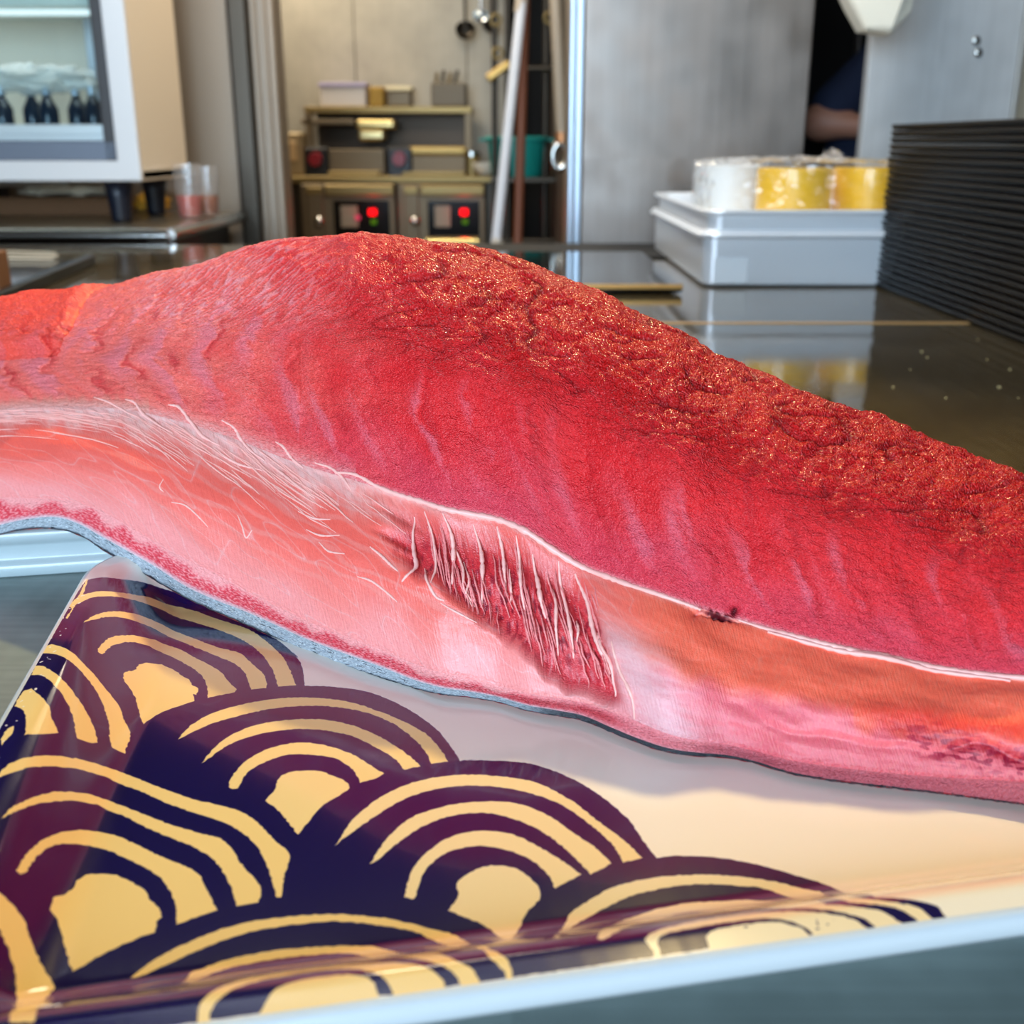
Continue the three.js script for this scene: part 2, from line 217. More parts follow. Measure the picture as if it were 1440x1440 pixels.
function ringPoints(d) {                                   // rounded rectangle, d in from the edge, in the platter's own axes
  const r = Math.max(RC - d, 0.006), w = AL / 2 - d - r, h = BL / 2 - d - r, out = [];
  const side = (x0, y0, x1, y1, n) => { for (let i = 0; i < n; i++) out.push([lerp(x0, x1, i / n), lerp(y0, y1, i / n)]); };
  const arc = (cx, cy, a0) => { for (let i = 0; i < 14; i++) { const a = a0 + i / 14 * Math.PI / 2; out.push([cx + r * Math.cos(a), cy + r * Math.sin(a)]); } };
  side(-w, -h - r, w, -h - r, 50); arc(w, -h, -Math.PI / 2); side(w + r, -h, w + r, h, 34); arc(w, h, 0);
  side(w, h + r, -w, h + r, 50); arc(-w, h, Math.PI / 2); side(-w - r, h, -w - r, -h, 34); arc(-w, -h, Math.PI);
  return out.map((p) => [p[0] + AL / 2, p[1] + BL / 2]);
}
function rings(list, cap) {
  const pos = [], uv = [], idx = [], N = 224;
  for (const [d, h] of list) for (const [a, b] of ringPoints(d)) { pos.push(a * PU[0] + b * PW[0], h, a * PU[1] + b * PW[1]); uv.push((a - TO[0]) / TS, (b - TO[1]) / TS); }
  for (let j = 0; j + 1 < list.length; j++) for (let i = 0; i < N; i++) { const a = j * N + i, b = j * N + (i + 1) % N; idx.push(a, b, b + N, a, b + N, a + N); }
  if (cap) { const c = pos.length / 3, s = (list.length - 1) * N, h = list[list.length - 1][1]; pos.push(AL / 2 * PU[0] + BL / 2 * PW[0], h, AL / 2 * PU[1] + BL / 2 * PW[1]); uv.push((AL / 2 - TO[0]) / TS, (BL / 2 - TO[1]) / TS); for (let i = 0; i < N; i++) idx.push(s + i, s + (i + 1) % N, c); }
  const g = new THREE.BufferGeometry(); g.setAttribute('position', new THREE.Float32BufferAttribute(pos, 3)); g.setAttribute('uv', new THREE.Float32BufferAttribute(uv, 2)); g.setIndex(idx); g.computeVertexNormals(); return g;
}
const topRings = []; for (let i = 0; i <= 44; i++) { const d = 0.0035 + (D1 + 0.006 - 0.0035) * i / 44; topRings.push([d, hgt(d)]); }
const rimRings = [[0.0035, RH], [0.0022, RH - 0.0002], [0.0010, RH - 0.0010], [0.0002, RH - 0.0026], [0, RH - 0.0045], [0.0003, RH - 0.007], [0.0014, RH - 0.0092], [0.006, RH - 0.0125], [0.018, 0.0165], [0.030, 0.0115], [0.0335, 0.009], [0.0345, 0.006], [0.035, 0.002], [0.0365, 0.0], [0.043, 0.0], [0.047, 0.003]];
const platter = thing('serving_platter', 'large rectangular white porcelain platter with navy wave pattern holding the tuna', 'platter', [PO[0], YC, PO[1]]);
part('platter_top', rings(topRings, true), glaze, platter);
part('platter_rim', rings(rimRings, true), porcelain, platter);
const dishRings = [[0.0035, RH], [0.0018, RH - 0.0004], [0.0004, RH - 0.0022], [0, RH - 0.005], [0.0005, RH - 0.009], [0.0028, RH - 0.0105], [0.0042, RH - 0.013], [0.0042, 0.0125], [0.003, 0.0108], [0.0006, 0.0095], [0, 0.006], [0.0004, 0.001], [0.002, 0.0], [0.012, 0.0], [0.016, 0.003]];
const p2 = thing('serving_dish'); part('dish_top', rings(topRings, true), glaze, p2); part('dish_rim', rings(dishRings, true), celadon, p2); p2.scale.set(1, 0.88, 1);
tag(p2, 'second white porcelain dish whose stepped pale rim shows behind the left end of the fish', 'platter');
{ const c0 = [-.3095,.9,-.6162], off = [c0[0] - 0.30 * PU[0], c0[2] - 0.30 * PU[1]]; p2.position.set(off[0], YC, off[1]); }

// ---------------------------------------------------------------- the tuna loin
const STU = [0,.0368,.0737,.1053,.1263,.1474,.1632,.1789,.1921,.2053,.2211,.2421,.2632,.2842,.3053,.3263,.3474,.3684,.3895,.4105,.4316,.4526,.4737,.4947,.5158,.5368,.5579,.5789,.6,.6211,.6421,.6632,.6895,.7158,.7421,.7684,.7947,.8211,.8474,.8737,.9053,.9368,.9684,1], RAILS = ['-4351 8812 -6800 -3868 8984 -6568 -3412 9149 -6336 -3047 9287 -6150 -2821 9362 -6040 -2610 9396 -5935 -2456 9395 -5850 -2304 9353 -5751 -2180 9324 -5666 -2060 9291 -5589 -1921 9252 -5501 -1741 9204 -5392 -1567 9170 -5295 -1398 9143 -5201 -1230 9120 -5092 -1063 9104 -4966 -902 9103 -4844 -747 9112 -4725 -599 9118 -4623 -458 9120 -4532 -322 9134 -4443 -192 9135 -4411 -63 9135 -4367 62 9135 -4292 186 9135 -4247 307 9135 -4199 421 9135 -4101 531 9135 -4012 640 9135 -3941 752 9135 -3914 865 9135 -3903 972 9135 -3862 1096 9135 -3783 1224 9135 -3737 1354 9135 -3705 1483 9135 -3678 1610 9135 -3649 1734 9135 -3618 1856 9135 -3586 1976 9135 -3554 2113 9135 -3508 2265 9135 -3495 2432 9135 -3511 2602 9135 -3531',
'-4346 8860 -6808 -3863 9037 -6576 -3407 9207 -6344 -3042 9347 -6158 -2816 9423 -6048 -2603 9469 -5943 -2450 9460 -5858 -2299 9425 -5759 -2174 9398 -5674 -2054 9369 -5597 -1915 9332 -5509 -1737 9270 -5400 -1564 9235 -5303 -1395 9214 -5209 -1226 9193 -5100 -1060 9178 -4974 -899 9175 -4852 -745 9178 -4733 -598 9173 -4631 -458 9161 -4540 -321 9166 -4451 -192 9162 -4419 -63 9158 -4375 62 9159 -4300 186 9159 -4255 307 9158 -4207 421 9156 -4109 531 9153 -4020 640 9152 -3949 752 9148 -3922 866 9144 -3911 973 9141 -3870 1098 9140 -3791 1226 9139 -3745 1356 9138 -3713 1485 9137 -3686 1613 9136 -3657 1737 9136 -3626 1859 9136 -3594 1979 9136 -3562 2117 9136 -3516 2269 9136 -3503 2436 9136 -3519 2607 9136 -3539',
'-4338 8954 -6825 -3846 9186 -6593 -3383 9402 -6361 -3025 9511 -6175 -2806 9543 -6065 -2597 9570 -5960 -2442 9574 -5875 -2288 9566 -5776 -2164 9538 -5691 -2045 9506 -5614 -1906 9465 -5526 -1727 9418 -5417 -1556 9377 -5320 -1390 9328 -5226 -1223 9291 -5117 -1057 9269 -4991 -897 9260 -4869 -743 9261 -4750 -597 9251 -4648 -457 9235 -4557 -321 9231 -4468 -192 9215 -4436 -63 9205 -4392 62 9209 -4317 186 9210 -4272 307 9211 -4224 421 9220 -4126 531 9219 -4037 640 9207 -3966 753 9192 -3939 867 9181 -3928 974 9176 -3887 1098 9182 -3808 1226 9185 -3762 1356 9185 -3730 1485 9186 -3703 1612 9191 -3674 1735 9201 -3643 1856 9213 -3611 1974 9218 -3579 2113 9208 -3533 2266 9203 -3520 2435 9193 -3536 2608 9180 -3556',
'-4300 9353 -6892 -3822 9518 -6659 -3371 9674 -6427 -3017 9762 -6242 -2799 9797 -6132 -2590 9825 -6029 -2435 9836 -5944 -2280 9842 -5846 -2154 9836 -5762 -2034 9823 -5686 -1894 9800 -5600 -1715 9771 -5491 -1543 9740 -5393 -1377 9702 -5298 -1212 9669 -5190 -1049 9644 -5074 -893 9631 -4964 -741 9624 -4856 -596 9610 -4761 -457 9591 -4678 -322 9578 -4595 -192 9562 -4568 -64 9550 -4525 63 9537 -4448 187 9503 -4401 309 9472 -4351 424 9471 -4252 535 9466 -4161 645 9453 -4089 759 9432 -4060 875 9410 -4047 983 9398 -4005 1109 9397 -3924 1239 9389 -3877 1371 9381 -3844 1502 9374 -3815 1631 9366 -3785 1755 9369 -3752 1877 9376 -3717 1996 9379 -3681 2131 9374 -3624 2278 9358 -3595 2444 9314 -3593 2616 9262 -3596',
'-4472 9659 -7300 -3993 9762 -7068 -3537 9861 -6836 -3172 9931 -6650 -2946 9968 -6544 -2732 9997 -6447 -2573 10013 -6371 -2412 10031 -6280 -2280 10044 -6202 -2154 10047 -6132 -2007 10039 -6049 -1818 10023 -5942 -1636 9999 -5842 -1459 9971 -5741 -1283 9940 -5621 -1108 9920 -5483 -939 9913 -5347 -777 9909 -5215 -623 9897 -5099 -476 9882 -4997 -334 9869 -4897 -199 9857 -4857 -66 9847 -4807 65 9817 -4726 194 9745 -4675 321 9682 -4622 441 9670 -4519 557 9661 -4424 672 9646 -4349 790 9617 -4317 911 9585 -4300 1024 9565 -4255 1155 9555 -4172 1292 9537 -4122 1429 9521 -4086 1566 9505 -4054 1702 9484 -4020 1831 9480 -3982 1957 9484 -3942 2078 9485 -3898 2207 9490 -3817 2343 9469 -3754 2496 9400 -3713 2656 9318 -3681',
'-4486 9853 -7390 -4012 9955 -7171 -3562 10052 -6952 -3200 10121 -6776 -2975 10157 -6676 -2760 10186 -6585 -2601 10206 -6512 -2440 10228 -6426 -2307 10252 -6352 -2179 10267 -6284 -2031 10275 -6205 -1838 10281 -6101 -1653 10283 -6004 -1473 10285 -5905 -1294 10280 -5788 -1116 10277 -5652 -946 10281 -5517 -783 10284 -5386 -628 10278 -5270 -480 10266 -5167 -337 10253 -5067 -201 10239 -5025 -66 10225 -4973 65 10193 -4891 195 10132 -4838 323 10079 -4783 444 10053 -4678 561 10027 -4581 676 10001 -4503 796 9964 -4468 917 9924 -4449 1031 9893 -4402 1164 9868 -4315 1302 9840 -4263 1441 9820 -4225 1580 9791 -4191 1717 9759 -4155 1849 9739 -4114 1977 9728 -4071 2100 9712 -4021 2225 9693 -3924 2354 9647 -3836 2499 9541 -3766 2652 9415 -3708',
'-4521 10042 -7515 -4054 10142 -7314 -3609 10238 -7114 -3249 10307 -6951 -3025 10342 -6859 -2811 10372 -6776 -2652 10394 -6709 -2489 10421 -6629 -2354 10456 -6559 -2224 10484 -6495 -2073 10508 -6421 -1877 10536 -6322 -1687 10564 -6229 -1502 10595 -6133 -1318 10616 -6019 -1138 10632 -5886 -964 10645 -5754 -798 10655 -5623 -640 10656 -5508 -489 10646 -5403 -343 10632 -5302 -205 10616 -5258 -68 10597 -5204 67 10564 -5119 199 10512 -5064 329 10467 -5006 452 10428 -4899 572 10384 -4799 689 10348 -4717 811 10302 -4679 935 10253 -4656 1052 10210 -4605 1188 10170 -4514 1328 10133 -4459 1470 10107 -4418 1612 10066 -4382 1753 10023 -4343 1889 9986 -4298 2020 9959 -4250 2145 9927 -4192 2267 9883 -4072 2384 9814 -3948 2515 9672 -3839 2657 9506 -3745',
'-4650 10208 -7800 -4196 10306 -7641 -3759 10399 -7481 -3402 10467 -7350 -3177 10501 -7276 -2961 10532 -7212 -2799 10557 -7159 -2633 10589 -7091 -2494 10637 -7031 -2360 10679 -6977 -2202 10721 -6913 -1997 10772 -6826 -1796 10829 -6742 -1600 10893 -6654 -1405 10941 -6547 -1215 10976 -6420 -1031 11001 -6292 -854 11018 -6164 -686 11026 -6049 -525 11018 -5943 -369 11002 -5838 -220 10982 -5790 -73 10958 -5731 72 10921 -5641 213 10875 -5580 352 10836 -5517 485 10781 -5402 614 10715 -5295 741 10666 -5205 871 10608 -5159 1003 10547 -5128 1129 10490 -5069 1275 10432 -4968 1426 10382 -4906 1578 10349 -4858 1731 10294 -4816 1881 10236 -4770 2027 10180 -4717 2167 10136 -4657 2298 10085 -4582 2410 10020 -4409 2498 9932 -4205 2592 9765 -4007 2694 9573 -3831',
'-4650 9985 -8116 -4196 10094 -7940 -3759 10199 -7765 -3402 10278 -7617 -3177 10319 -7534 -2961 10351 -7470 -2799 10371 -7422 -2633 10391 -7371 -2494 10427 -7329 -2360 10457 -7291 -2202 10486 -7246 -1997 10532 -7166 -1796 10589 -7082 -1600 10653 -6994 -1405 10701 -6887 -1215 10736 -6760 -1031 10761 -6632 -854 10778 -6504 -686 10786 -6389 -525 10778 -6283 -369 10762 -6178 -220 10742 -6130 -73 10718 -6071 72 10681 -5981 213 10635 -5920 352 10596 -5857 485 10541 -5742 614 10475 -5635 741 10426 -5545 871 10372 -5493 1003 10321 -5448 1129 10273 -5376 1275 10224 -5262 1426 10183 -5188 1578 10154 -5134 1731 10108 -5078 1881 10060 -5019 2027 10013 -4954 2167 9975 -4884 2298 9933 -4798 2410 9878 -4609 2498 9804 -4386 2592 9664 -4150 2694 9503 -3930',
'-4650 9417 -8377 -4196 9557 -8187 -3759 9691 -7998 -3402 9799 -7838 -3177 9856 -7747 -2961 9888 -7682 -2799 9898 -7639 -2633 9889 -7602 -2494 9893 -7574 -2360 9893 -7551 -2202 9889 -7520 -1997 9922 -7446 -1796 9979 -7362 -1600 10043 -7274 -1405 10091 -7167 -1215 10126 -7040 -1031 10151 -6912 -854 10168 -6784 -686 10176 -6669 -525 10168 -6563 -369 10152 -6458 -220 10132 -6410 -73 10108 -6351 72 10071 -6261 213 10025 -6200 352 9986 -6137 485 9931 -6022 614 9865 -5915 741 9816 -5825 871 9773 -5768 1003 9747 -5711 1129 9722 -5629 1275 9697 -5504 1426 9676 -5421 1578 9661 -5360 1731 9637 -5295 1881 9612 -5225 2027 9588 -5149 2167 9569 -5071 2298 9547 -4975 2410 9518 -4774 2498 9480 -4535 2592 9408 -4267 2694 9325 -4012',
'-4650 8992 -8063 -4196 9164 -7769 -3759 9329 -7478 -3402 9467 -7233 -3177 9542 -7089 -2961 9576 -6982 -2799 9575 -6919 -2633 9533 -6880 -2494 9504 -6860 -2360 9471 -6845 -2202 9432 -6825 -1997 9384 -6742 -1796 9350 -6645 -1600 9323 -6551 -1405 9300 -6442 -1215 9284 -6316 -1031 9283 -6194 -854 9292 -6075 -686 9298 -5973 -525 9300 -5882 -369 9314 -5793 -220 9315 -5761 -73 9315 -5717 72 9315 -5642 213 9315 -5597 352 9315 -5549 485 9315 -5451 614 9315 -5362 741 9315 -5291 871 9315 -5242 1003 9315 -5180 1129 9315 -5091 1275 9315 -4963 1426 9315 -4877 1578 9315 -4817 1731 9315 -4744 1881 9315 -4667 2027 9315 -4589 2167 9315 -4520 2298 9315 -4446 2410 9315 -4345 2498 9315 -4260 2592 9315 -4136 2694 9315 -3995',
'-4500 8827 -7362 -4032 8999 -7102 -3586 9164 -6844 -3224 9302 -6633 -2999 9377 -6508 -2785 9411 -6402 -2627 9410 -6326 -2469 9368 -6254 -2337 9339 -6197 -2210 9306 -6148 -2061 9267 -6090 -1869 9219 -5992 -1682 9185 -5895 -1499 9158 -5801 -1318 9135 -5692 -1139 9119 -5566 -966 9118 -5444 -800 9127 -5325 -643 9133 -5223 -491 9135 -5132 -345 9149 -5043 -206 9150 -5011 -68 9150 -4967 67 9150 -4892 199 9150 -4847 329 9150 -4799 453 9150 -4701 573 9150 -4612 690 9150 -4541 811 9150 -4504 934 9150 -4471 1050 9150 -4409 1186 9150 -4308 1325 9150 -4245 1466 9150 -4200 1607 9150 -4153 1746 9150 -4103 1881 9150 -4051 2011 9150 -4003 2137 9150 -3952 2261 9150 -3882 2382 9150 -3838 2512 9150 -3792 2648 9150 -3741'].map((s) => s.split(' ').map((x) => +x / 1e4)), VS = [0, 0.05, 0.11, 0.28, 0.45, 0.63, 0.82, 1.0, 1.2, 1.5, 1.8, 1.92, 2.0];
const cr = (a, b, c, d, t) => 0.5 * (2 * b + (c - a) * t + (2 * a - 5 * b + 4 * c - d) * t * t + (3 * b - a - 3 * c + d) * t * t * t);
const NR = 12, NS = STU.length;
function stationsAt(u) { let i = 0; while (i < NS - 2 && STU[i + 1] < u) i++; return [i, (u - STU[i]) / (STU[i + 1] - STU[i])]; }
function railPoint(j, i, t, out) {
  const R = RAILS[j], k = (n) => clamp(n, 0, NS - 1) * 3;
  const h = STU[i + 1] - STU[i], m0i = i > 0 ? i - 1 : i, m1i = i + 2 < NS ? i + 2 : i + 1;
  for (let c = 0; c < 3; c++) {
    const p1 = R[k(i) + c], p2_ = R[k(i + 1) + c], m1 = (p2_ - R[k(m0i) + c]) / (STU[i + 1] - STU[m0i]) * h, m2 = (R[k(m1i) + c] - p1) / (STU[m1i] - STU[i]) * h, t2 = t * t, t3 = t2 * t;
    out[c] = (2 * t3 - 3 * t2 + 1) * p1 + (t3 - 2 * t2 + t) * m1 + (-2 * t3 + 3 * t2) * p2_ + (t3 - t2) * m2;
  }
  return out;
}
function column(u) { const [i, t] = stationsAt(u); const c = []; for (let j = 0; j < NR; j++) c.push(railPoint(j, i, t, [0, 0, 0])); return c; }
const CREASE = new Set([0, 1, 4]);                        // hard turns: skin edge, skin top, membrane
function onColumn(col, v) {
  let j = 0; while (j < NR - 1 && VS[j + 1] < v) j++;
  const h = VS[j + 1] - VS[j], t = clamp((v - VS[j]) / h, 0, 1), J = (n) => col[(n + NR) % NR], P1 = J(j), P2 = J(j + 1), out = [0, 0, 0];
  const vs = (n) => (n < 0 ? VS[NR - 1] - 2 : n > NR ? VS[1] + 2 : VS[n]);
  for (let c = 0; c < 3; c++) {
    let m1 = (P2[c] - J(j - 1)[c]) / (VS[j + 1] - vs(j - 1)) * h, m2 = (J(j + 2)[c] - P1[c]) / (vs(j + 2) - VS[j]) * h; const d = P2[c] - P1[c];
    if (CREASE.has(j)) m1 = d; if (CREASE.has((j + 1) % NR)) m2 = d;
    const t2 = t * t, t3 = t2 * t; out[c] = (2 * t3 - 3 * t2 + 1) * P1[c] + (t3 - 2 * t2 + t) * m1 + (-2 * t3 + 3 * t2) * P2[c] + (t3 - t2) * m2;
  }
  return out;
}
const ridge = (x, y) => 1 - Math.abs(n2(x, y));
// X runs along the loin (about 0.4 mm a unit), f from membrane (0) to ridge (1), b from skin (0) to membrane (1)
const inPocket = (X, b) => { const lo = 0.56 - 0.50 * ss(560, 840, X) - 0.04 * n2(X / 40, 3), R = 1 - ss(825, 860, X + 60 * (b - 0.5)); return ss(530, 590, X + 16 * n2(b * 7, 5)) * R * ss(lo - 0.04, lo + 0.10, b) * (1 - ss(0.80, 0.99, b)); };
const crackPit = (X, v) => bell(X, 1012 + 8 * n2(v * 90, 1), 22) * bell(v, 0.446 + 0.004 * n2(X / 9, 4), 0.009) + 0.75 * bell(X, 1031 + (v - 0.46) * 200, 6) * bell(v, 0.465, 0.014) + 0.45 * bell(X, 984 - (0.45 - v) * 300, 5) * bell(v, 0.436, 0.012);
const bendOf = (f) => { const q = f - 0.42; return q < 0 ? 190 * (Math.sqrt(q * q + 0.012) - 0.11) : 150 * (Math.sqrt(q * q + 0.012) - 0.11); };
function myo(X, f) {                                      // chevron muscle blocks: returns sawtooth 0..1 and edge strength
  const bend = bendOf(f), w = 13 * n2(X / 60, f * 5) + 5 * n2(X / 18, f * 14);
  const p = (X - bend + w) / (X < 420 ? 58 : 74); return p - Math.floor(p);
}
const soft = (s) => Math.pow(s, 1.4) * (1 - ss(0.86, 1, s));
function relief(u, v) {                                   // metres, along the surface normal
  const X = u * 1900 - 200; let d = 0;
  if (v > 0.45 && v < 1.25) {
    const f = (v - 0.45) / 0.55, s = myo(X, f), fade = ss(0.03, 0.14, f) * (1 - ss(0.75, 1.0, f)), leftw = 1 - ss(300, 520, X);
    d += fade * (0.0008 + 0.0008 * n2((X - bendOf(f)) / 60, f * 1.8)) * (soft(s) - 0.5) * (f > 0.5 && X > 450 ? 0.45 : 1) * (X > 950 ? 0.65 : 1);
    const rough = ss(0.4, 0.72, f) * ss(380, 620, X), a = X * 0.9 + f * 240, c = f * 330 - X * 0.28;
    const crack = Math.pow(ridge(a / 210, c / 46), 10) + 0.6 * Math.pow(ridge(a / 90 + 9, c / 30), 14);
    d -= rough * 0.0020 * Math.min(crack, 1) * ss(-0.3, 0.35, n2(X / 130 + 4, f * 4));
    { const wx = 14 * n2(X / 60, f * 7 + 2), a2 = X + wx + f * 150, c2 = f * 330 - X * 0.35 + wx; d += rough * (0.0008 * n2(a2 / 60, c2 / 22) + 0.0006 * (ridge(a2 / 40, c2 / 16 + 7) - 0.6) + 0.00025 * n2(X / 14, f * 30) + 0.00022 * n2(X / 7, f * 75)); }
    d += 0.0016 * n2(X / 120, f * 3 + 7) * ss(0, 0.2, f) + 0.0004 * n2(X / 26, f * 20) + 0.00012 * n2(X / 9, f * 60);
    d += (1 - ss(380, 560, X)) * ss(0.5, 0.75, f) * 0.0013 * ridge((X + f * 90) / 62, (f * 300 - X * 0.55) / 9);
  } else if (v > 0.05 && v <= 0.45) {
    const b = (v - 0.11) / 0.34;
    d += 0.0010 * n2(X / 110, b * 3) * ss(0, 0.3, b) + 0.00012 * n2(X / 40, b * 12);
    const pk = inPocket(X, b); d -= 0.0065 * pk; d += pk * 0.0012 * (ridge(X / 15 + b * 2, b * 1.5) - 0.6);
    d += 0.0005 * ss(640, 540, X) * ss(0.72, 0.95, b) * n2((X - b * 60) / 40, (b * 120 + X * 0.5) / 10);
    if (v < 0.12) d += 0.0004 * n2(X / 7, v * 160) - 0.0006 * bell(v, 0.1, 0.012);
    d -= 0.0012 * bell(b, 0.28 + 0.1 * n2(X / 150, 2), 0.05) * ss(960, 1100, X);
  } else if (v <= 0.05 || v > 1.9) d += 0.0005 * n2(X / 12, v * 60);
  d -= 0.0042 * Math.min(1, crackPit(X, v));
  return d * ss(0, 0.01, Math.abs(v - 0.45)) * ss(0, 0.004, Math.abs(v - 0.05));
}
function tunaGeometry(u0, u1, v0, v1, nu, nv, off = 0) {
  const base = [], cols = []; for (let i = 0; i <= nu; i++) cols.push(column(lerp(u0, u1, i / nu)));
  const W = nu + 1, P = new Float32Array(W * (nv + 1) * 3), UVs = new Float32Array(W * (nv + 1) * 2), idx = [];
  for (let j = 0; j <= nv; j++) for (let i = 0; i <= nu; i++) { const v = lerp(v0, v1, j / nv), p = onColumn(cols[i], v), k = j * W + i; P.set(p, k * 3); UVs[k * 2] = lerp(u0, u1, i / nu); UVs[k * 2 + 1] = v / 1.25; }
  for (let j = 0; j < nv; j++) for (let i = 0; i < nu; i++) { const a = j * W + i; idx.push(a, a + 1, a + W + 1, a, a + W + 1, a + W); }
  const g = new THREE.BufferGeometry(); g.setAttribute('position', new THREE.BufferAttribute(P, 3)); g.setAttribute('uv', new THREE.BufferAttribute(UVs, 2)); g.setIndex(idx); g.computeVertexNormals();
  const nn = g.attributes.normal.array;
  for (let j = 0; j <= nv; j++) for (let i = 0; i <= nu; i++) { const k = (j * W + i) * 3, u = lerp(u0, u1, i / nu), v = lerp(v0, v1, j / nv), d = relief(u, v) + off; for (let c = 0; c < 3; c++) P[k + c] += nn[k + c] * d; }
  g.computeVertexNormals(); return g;
}
const C = (r, g, b) => [r, g, b], mix = (a, b, t) => { t = clamp(t, 0, 1); return [a[0] + (b[0] - a[0]) * t, a[1] + (b[1] - a[1]) * t, a[2] + (b[2] - a[2]) * t]; };
function fleshAt(u, v, out) {                              // out: r g b (sRGB), fine height 0..1, roughness 0..1
  const X = u * 1900 - 200; let c, h = 0.5, r = 0.42;
  const g1 = n2(X / 3.1, v * 260), g2 = n2(X / 1.7 + 40, v * 470), g3 = n2(X / 7.5, v * 110), big = n2(X / 140, v * 6);
  if (v > 0.45) {
    const f = (v - 0.45) / 0.55, left = ss(660, 180, X + 60 * n2(X / 90, f * 4)), s = myo(X, f);
    c = mix(C(230, 32, 38), C(255, 112, 98), left);
    c = mix(c, C(220, 64, 86), (1 - ss(0.0, 0.42, f + 0.08 * big)) * (1 - left) * 0.8);
    c = mix(c, C(196, 14, 12), ss(0.45, 0.85, f + 0.12 * big) * (1 - left) * ss(380, 700, X) * 0.75);
    c = mix(c, C(244, 130, 120), (1 - ss(0.02, 0.2, f)) * 0.3 * left);
    const fade = ss(0.03, 0.16, f) * (1 - ss(0.62, 0.95, f));
    const arm = lerp(1 - ss(0.3, 0.5, f + 0.1 * n2(X / 90, 8)), 1, ss(480, 330, X)), sw = ss(0.1, 0.8, s) * (1 - ss(0.88, 1, s));
    c = mix(c, C(232, 128, 146), fade * arm * sw * clamp(0.10 + 0.55 * n2((X - bendOf(f)) / 47, f * 1.7 + 11) + 0.12 * g3 + 0.12 * g1 + 0.3 * left, 0, 0.55));
    c = mix(c, C(186, 24, 34), fade * (1 - ss(0.0, 0.35, s)) * ss(0.0, 0.05, s) * clamp(0.18 + 0.6 * n2((X - bendOf(f)) / 43, f * 2 + 3), 0, 0.6));
    const rough = ss(0.4, 0.72, f) * ss(380, 620, X), a = X * 0.9 + f * 240, q = f * 330 - X * 0.28;
    const crack = Math.min(1, Math.pow(ridge(a / 210, q / 46), 10) + 0.6 * Math.pow(ridge(a / 90 + 9, q / 30), 14)) * ss(-0.3, 0.35, n2(X / 130 + 4, f * 4));
    c = mix(c, C(112, 6, 10), rough * crack * 0.6);
    c = mix(c, C(222, 70, 46), rough * ss(0.1, 0.7, n2(X / 60 + 20, f * 9)) * 0.14 * (1 - crack));
    c = mix(c, C(232, 140, 132), left * 0.25 * Math.max(0, g3 + 0.5 * g1));
    { const w = (1 - ss(380, 540, X)) * ss(150, 240, X) * ss(0.5, 0.78, f) * ss(0.55, 0.9, ridge((X + f * 90) / 62, (f * 300 - X * 0.55) / 9)); c = mix(c, C(250, 188, 196), w * 0.5); }
    if (f < 0.12 && X < 210) c = mix(c, C(226, 140, 118), ss(0.12, 0.03, f + 0.03 * n2(X / 12, 9)) * 0.7);
    c = mix(c, C(232, 170, 172), 0.10 * Math.max(0, g1) + 0.06 * Math.max(0, g2)); c = mix(c, C(120, 10, 20), 0.14 * Math.max(0, -g1) + 0.1 * Math.max(0, -g3));
    h = 0.5 + (0.18 + 0.26 * rough) * g1 + (0.14 + 0.1 * rough) * g2 + 0.1 * g3; r = 0.38 - 0.15 * rough + 0.1 * g3 + 0.08 * (1 - left);
  } else if (v > 0.11) {
    const b = (v - 0.11) / 0.34, rightw = ss(820, 960, X), pk = inPocket(X, b);
    c = mix(C(248, 114, 102), C(248, 150, 146), ss(0.5, 0.05, b + 0.1 * big));
    c = mix(c, C(246, 94, 80), bell(b, 0.6 + 0.08 * big, 0.2) * 0.7);
    c = mix(c, C(236, 168, 160), 0.30 * ss(0.3, 0.95, Math.sin((b * 0.6 + X / 2600) * 95 + 2 * n2(X / 80, b * 4))) * ss(0.2, 0.4, b) * ss(60, 200, X) * (1 - rightw));
    let R = mix(C(232, 98, 110), C(255, 104, 76), ss(0.36, 0.56, b + 0.07 * n2(X / 60, 4) + (X > 1200 ? 0.06 : 0)));
    R = mix(R, C(240, 58, 46), ss(1150, 1300, X) * bell(b, 0.5, 0.12) * 0.8);
    R = mix(R, C(166, 10, 28), ss(1190, 1330, X) * bell(b, 0.38 - (X - 1300) / 900, 0.07) * (0.65 + 0.35 * n2(X / 16, b * 18)));
    const cell = n2(X / 27 + b * 3, b * 15); R = mix(R, C(150, 8, 44), ss(0.12, 0.4, cell) * ss(1240, 1330, X) * bell(b, 0.28 - (X - 1340) / 900, 0.14));
    R = mix(R, C(232, 160, 130), 0.2 * Math.max(0, n2((X - b * 60) / 5, (b * 150 + X * 0.4) / 30)));
    c = mix(c, R, rightw);
    c = mix(c, C(232, 184, 186), bell(X, 905 - (b - 0.3) * 120 + 12 * n2(b * 14, X / 50), 62) * (1 - ss(0.5, 0.85, b)) * 0.8);
    c = mix(c, C(206, 40, 52), pk * (0.8 + 0.2 * g3)); c = mix(c, C(214, 96, 84), pk * ss(0.72, 0.95, b) * 0.8);
    c = mix(c, C(120, 8, 30), pk * ss(0.1, 0.6, n2(X / 11, b * 8)) * bell(b, 0.5, 0.25) * 0.8);
    c = mix(c, C(226, 150, 150), pk * ss(0.55, 0.9, n2(X / 6, b * 5)) * 0.7);
    const fat = ss(640, 420, X) * ss(0.70, 0.97, b + 0.08 * n2(X / 30, 2)) + ss(520, 380, X) * 0; c = mix(c, C(252, 204, 194), clamp(fat, 0, 1) * (0.75 + 0.25 * n2((X - b * 70) / 14, (b * 120 + X * 0.5) / 12)));
    c = mix(c, C(238, 186, 184), Math.pow(ridge(X / 60 + b * 3, b * 4 + X / 300), 22) * (1 - pk) * 0.5 * (1 - 0.75 * rightw));
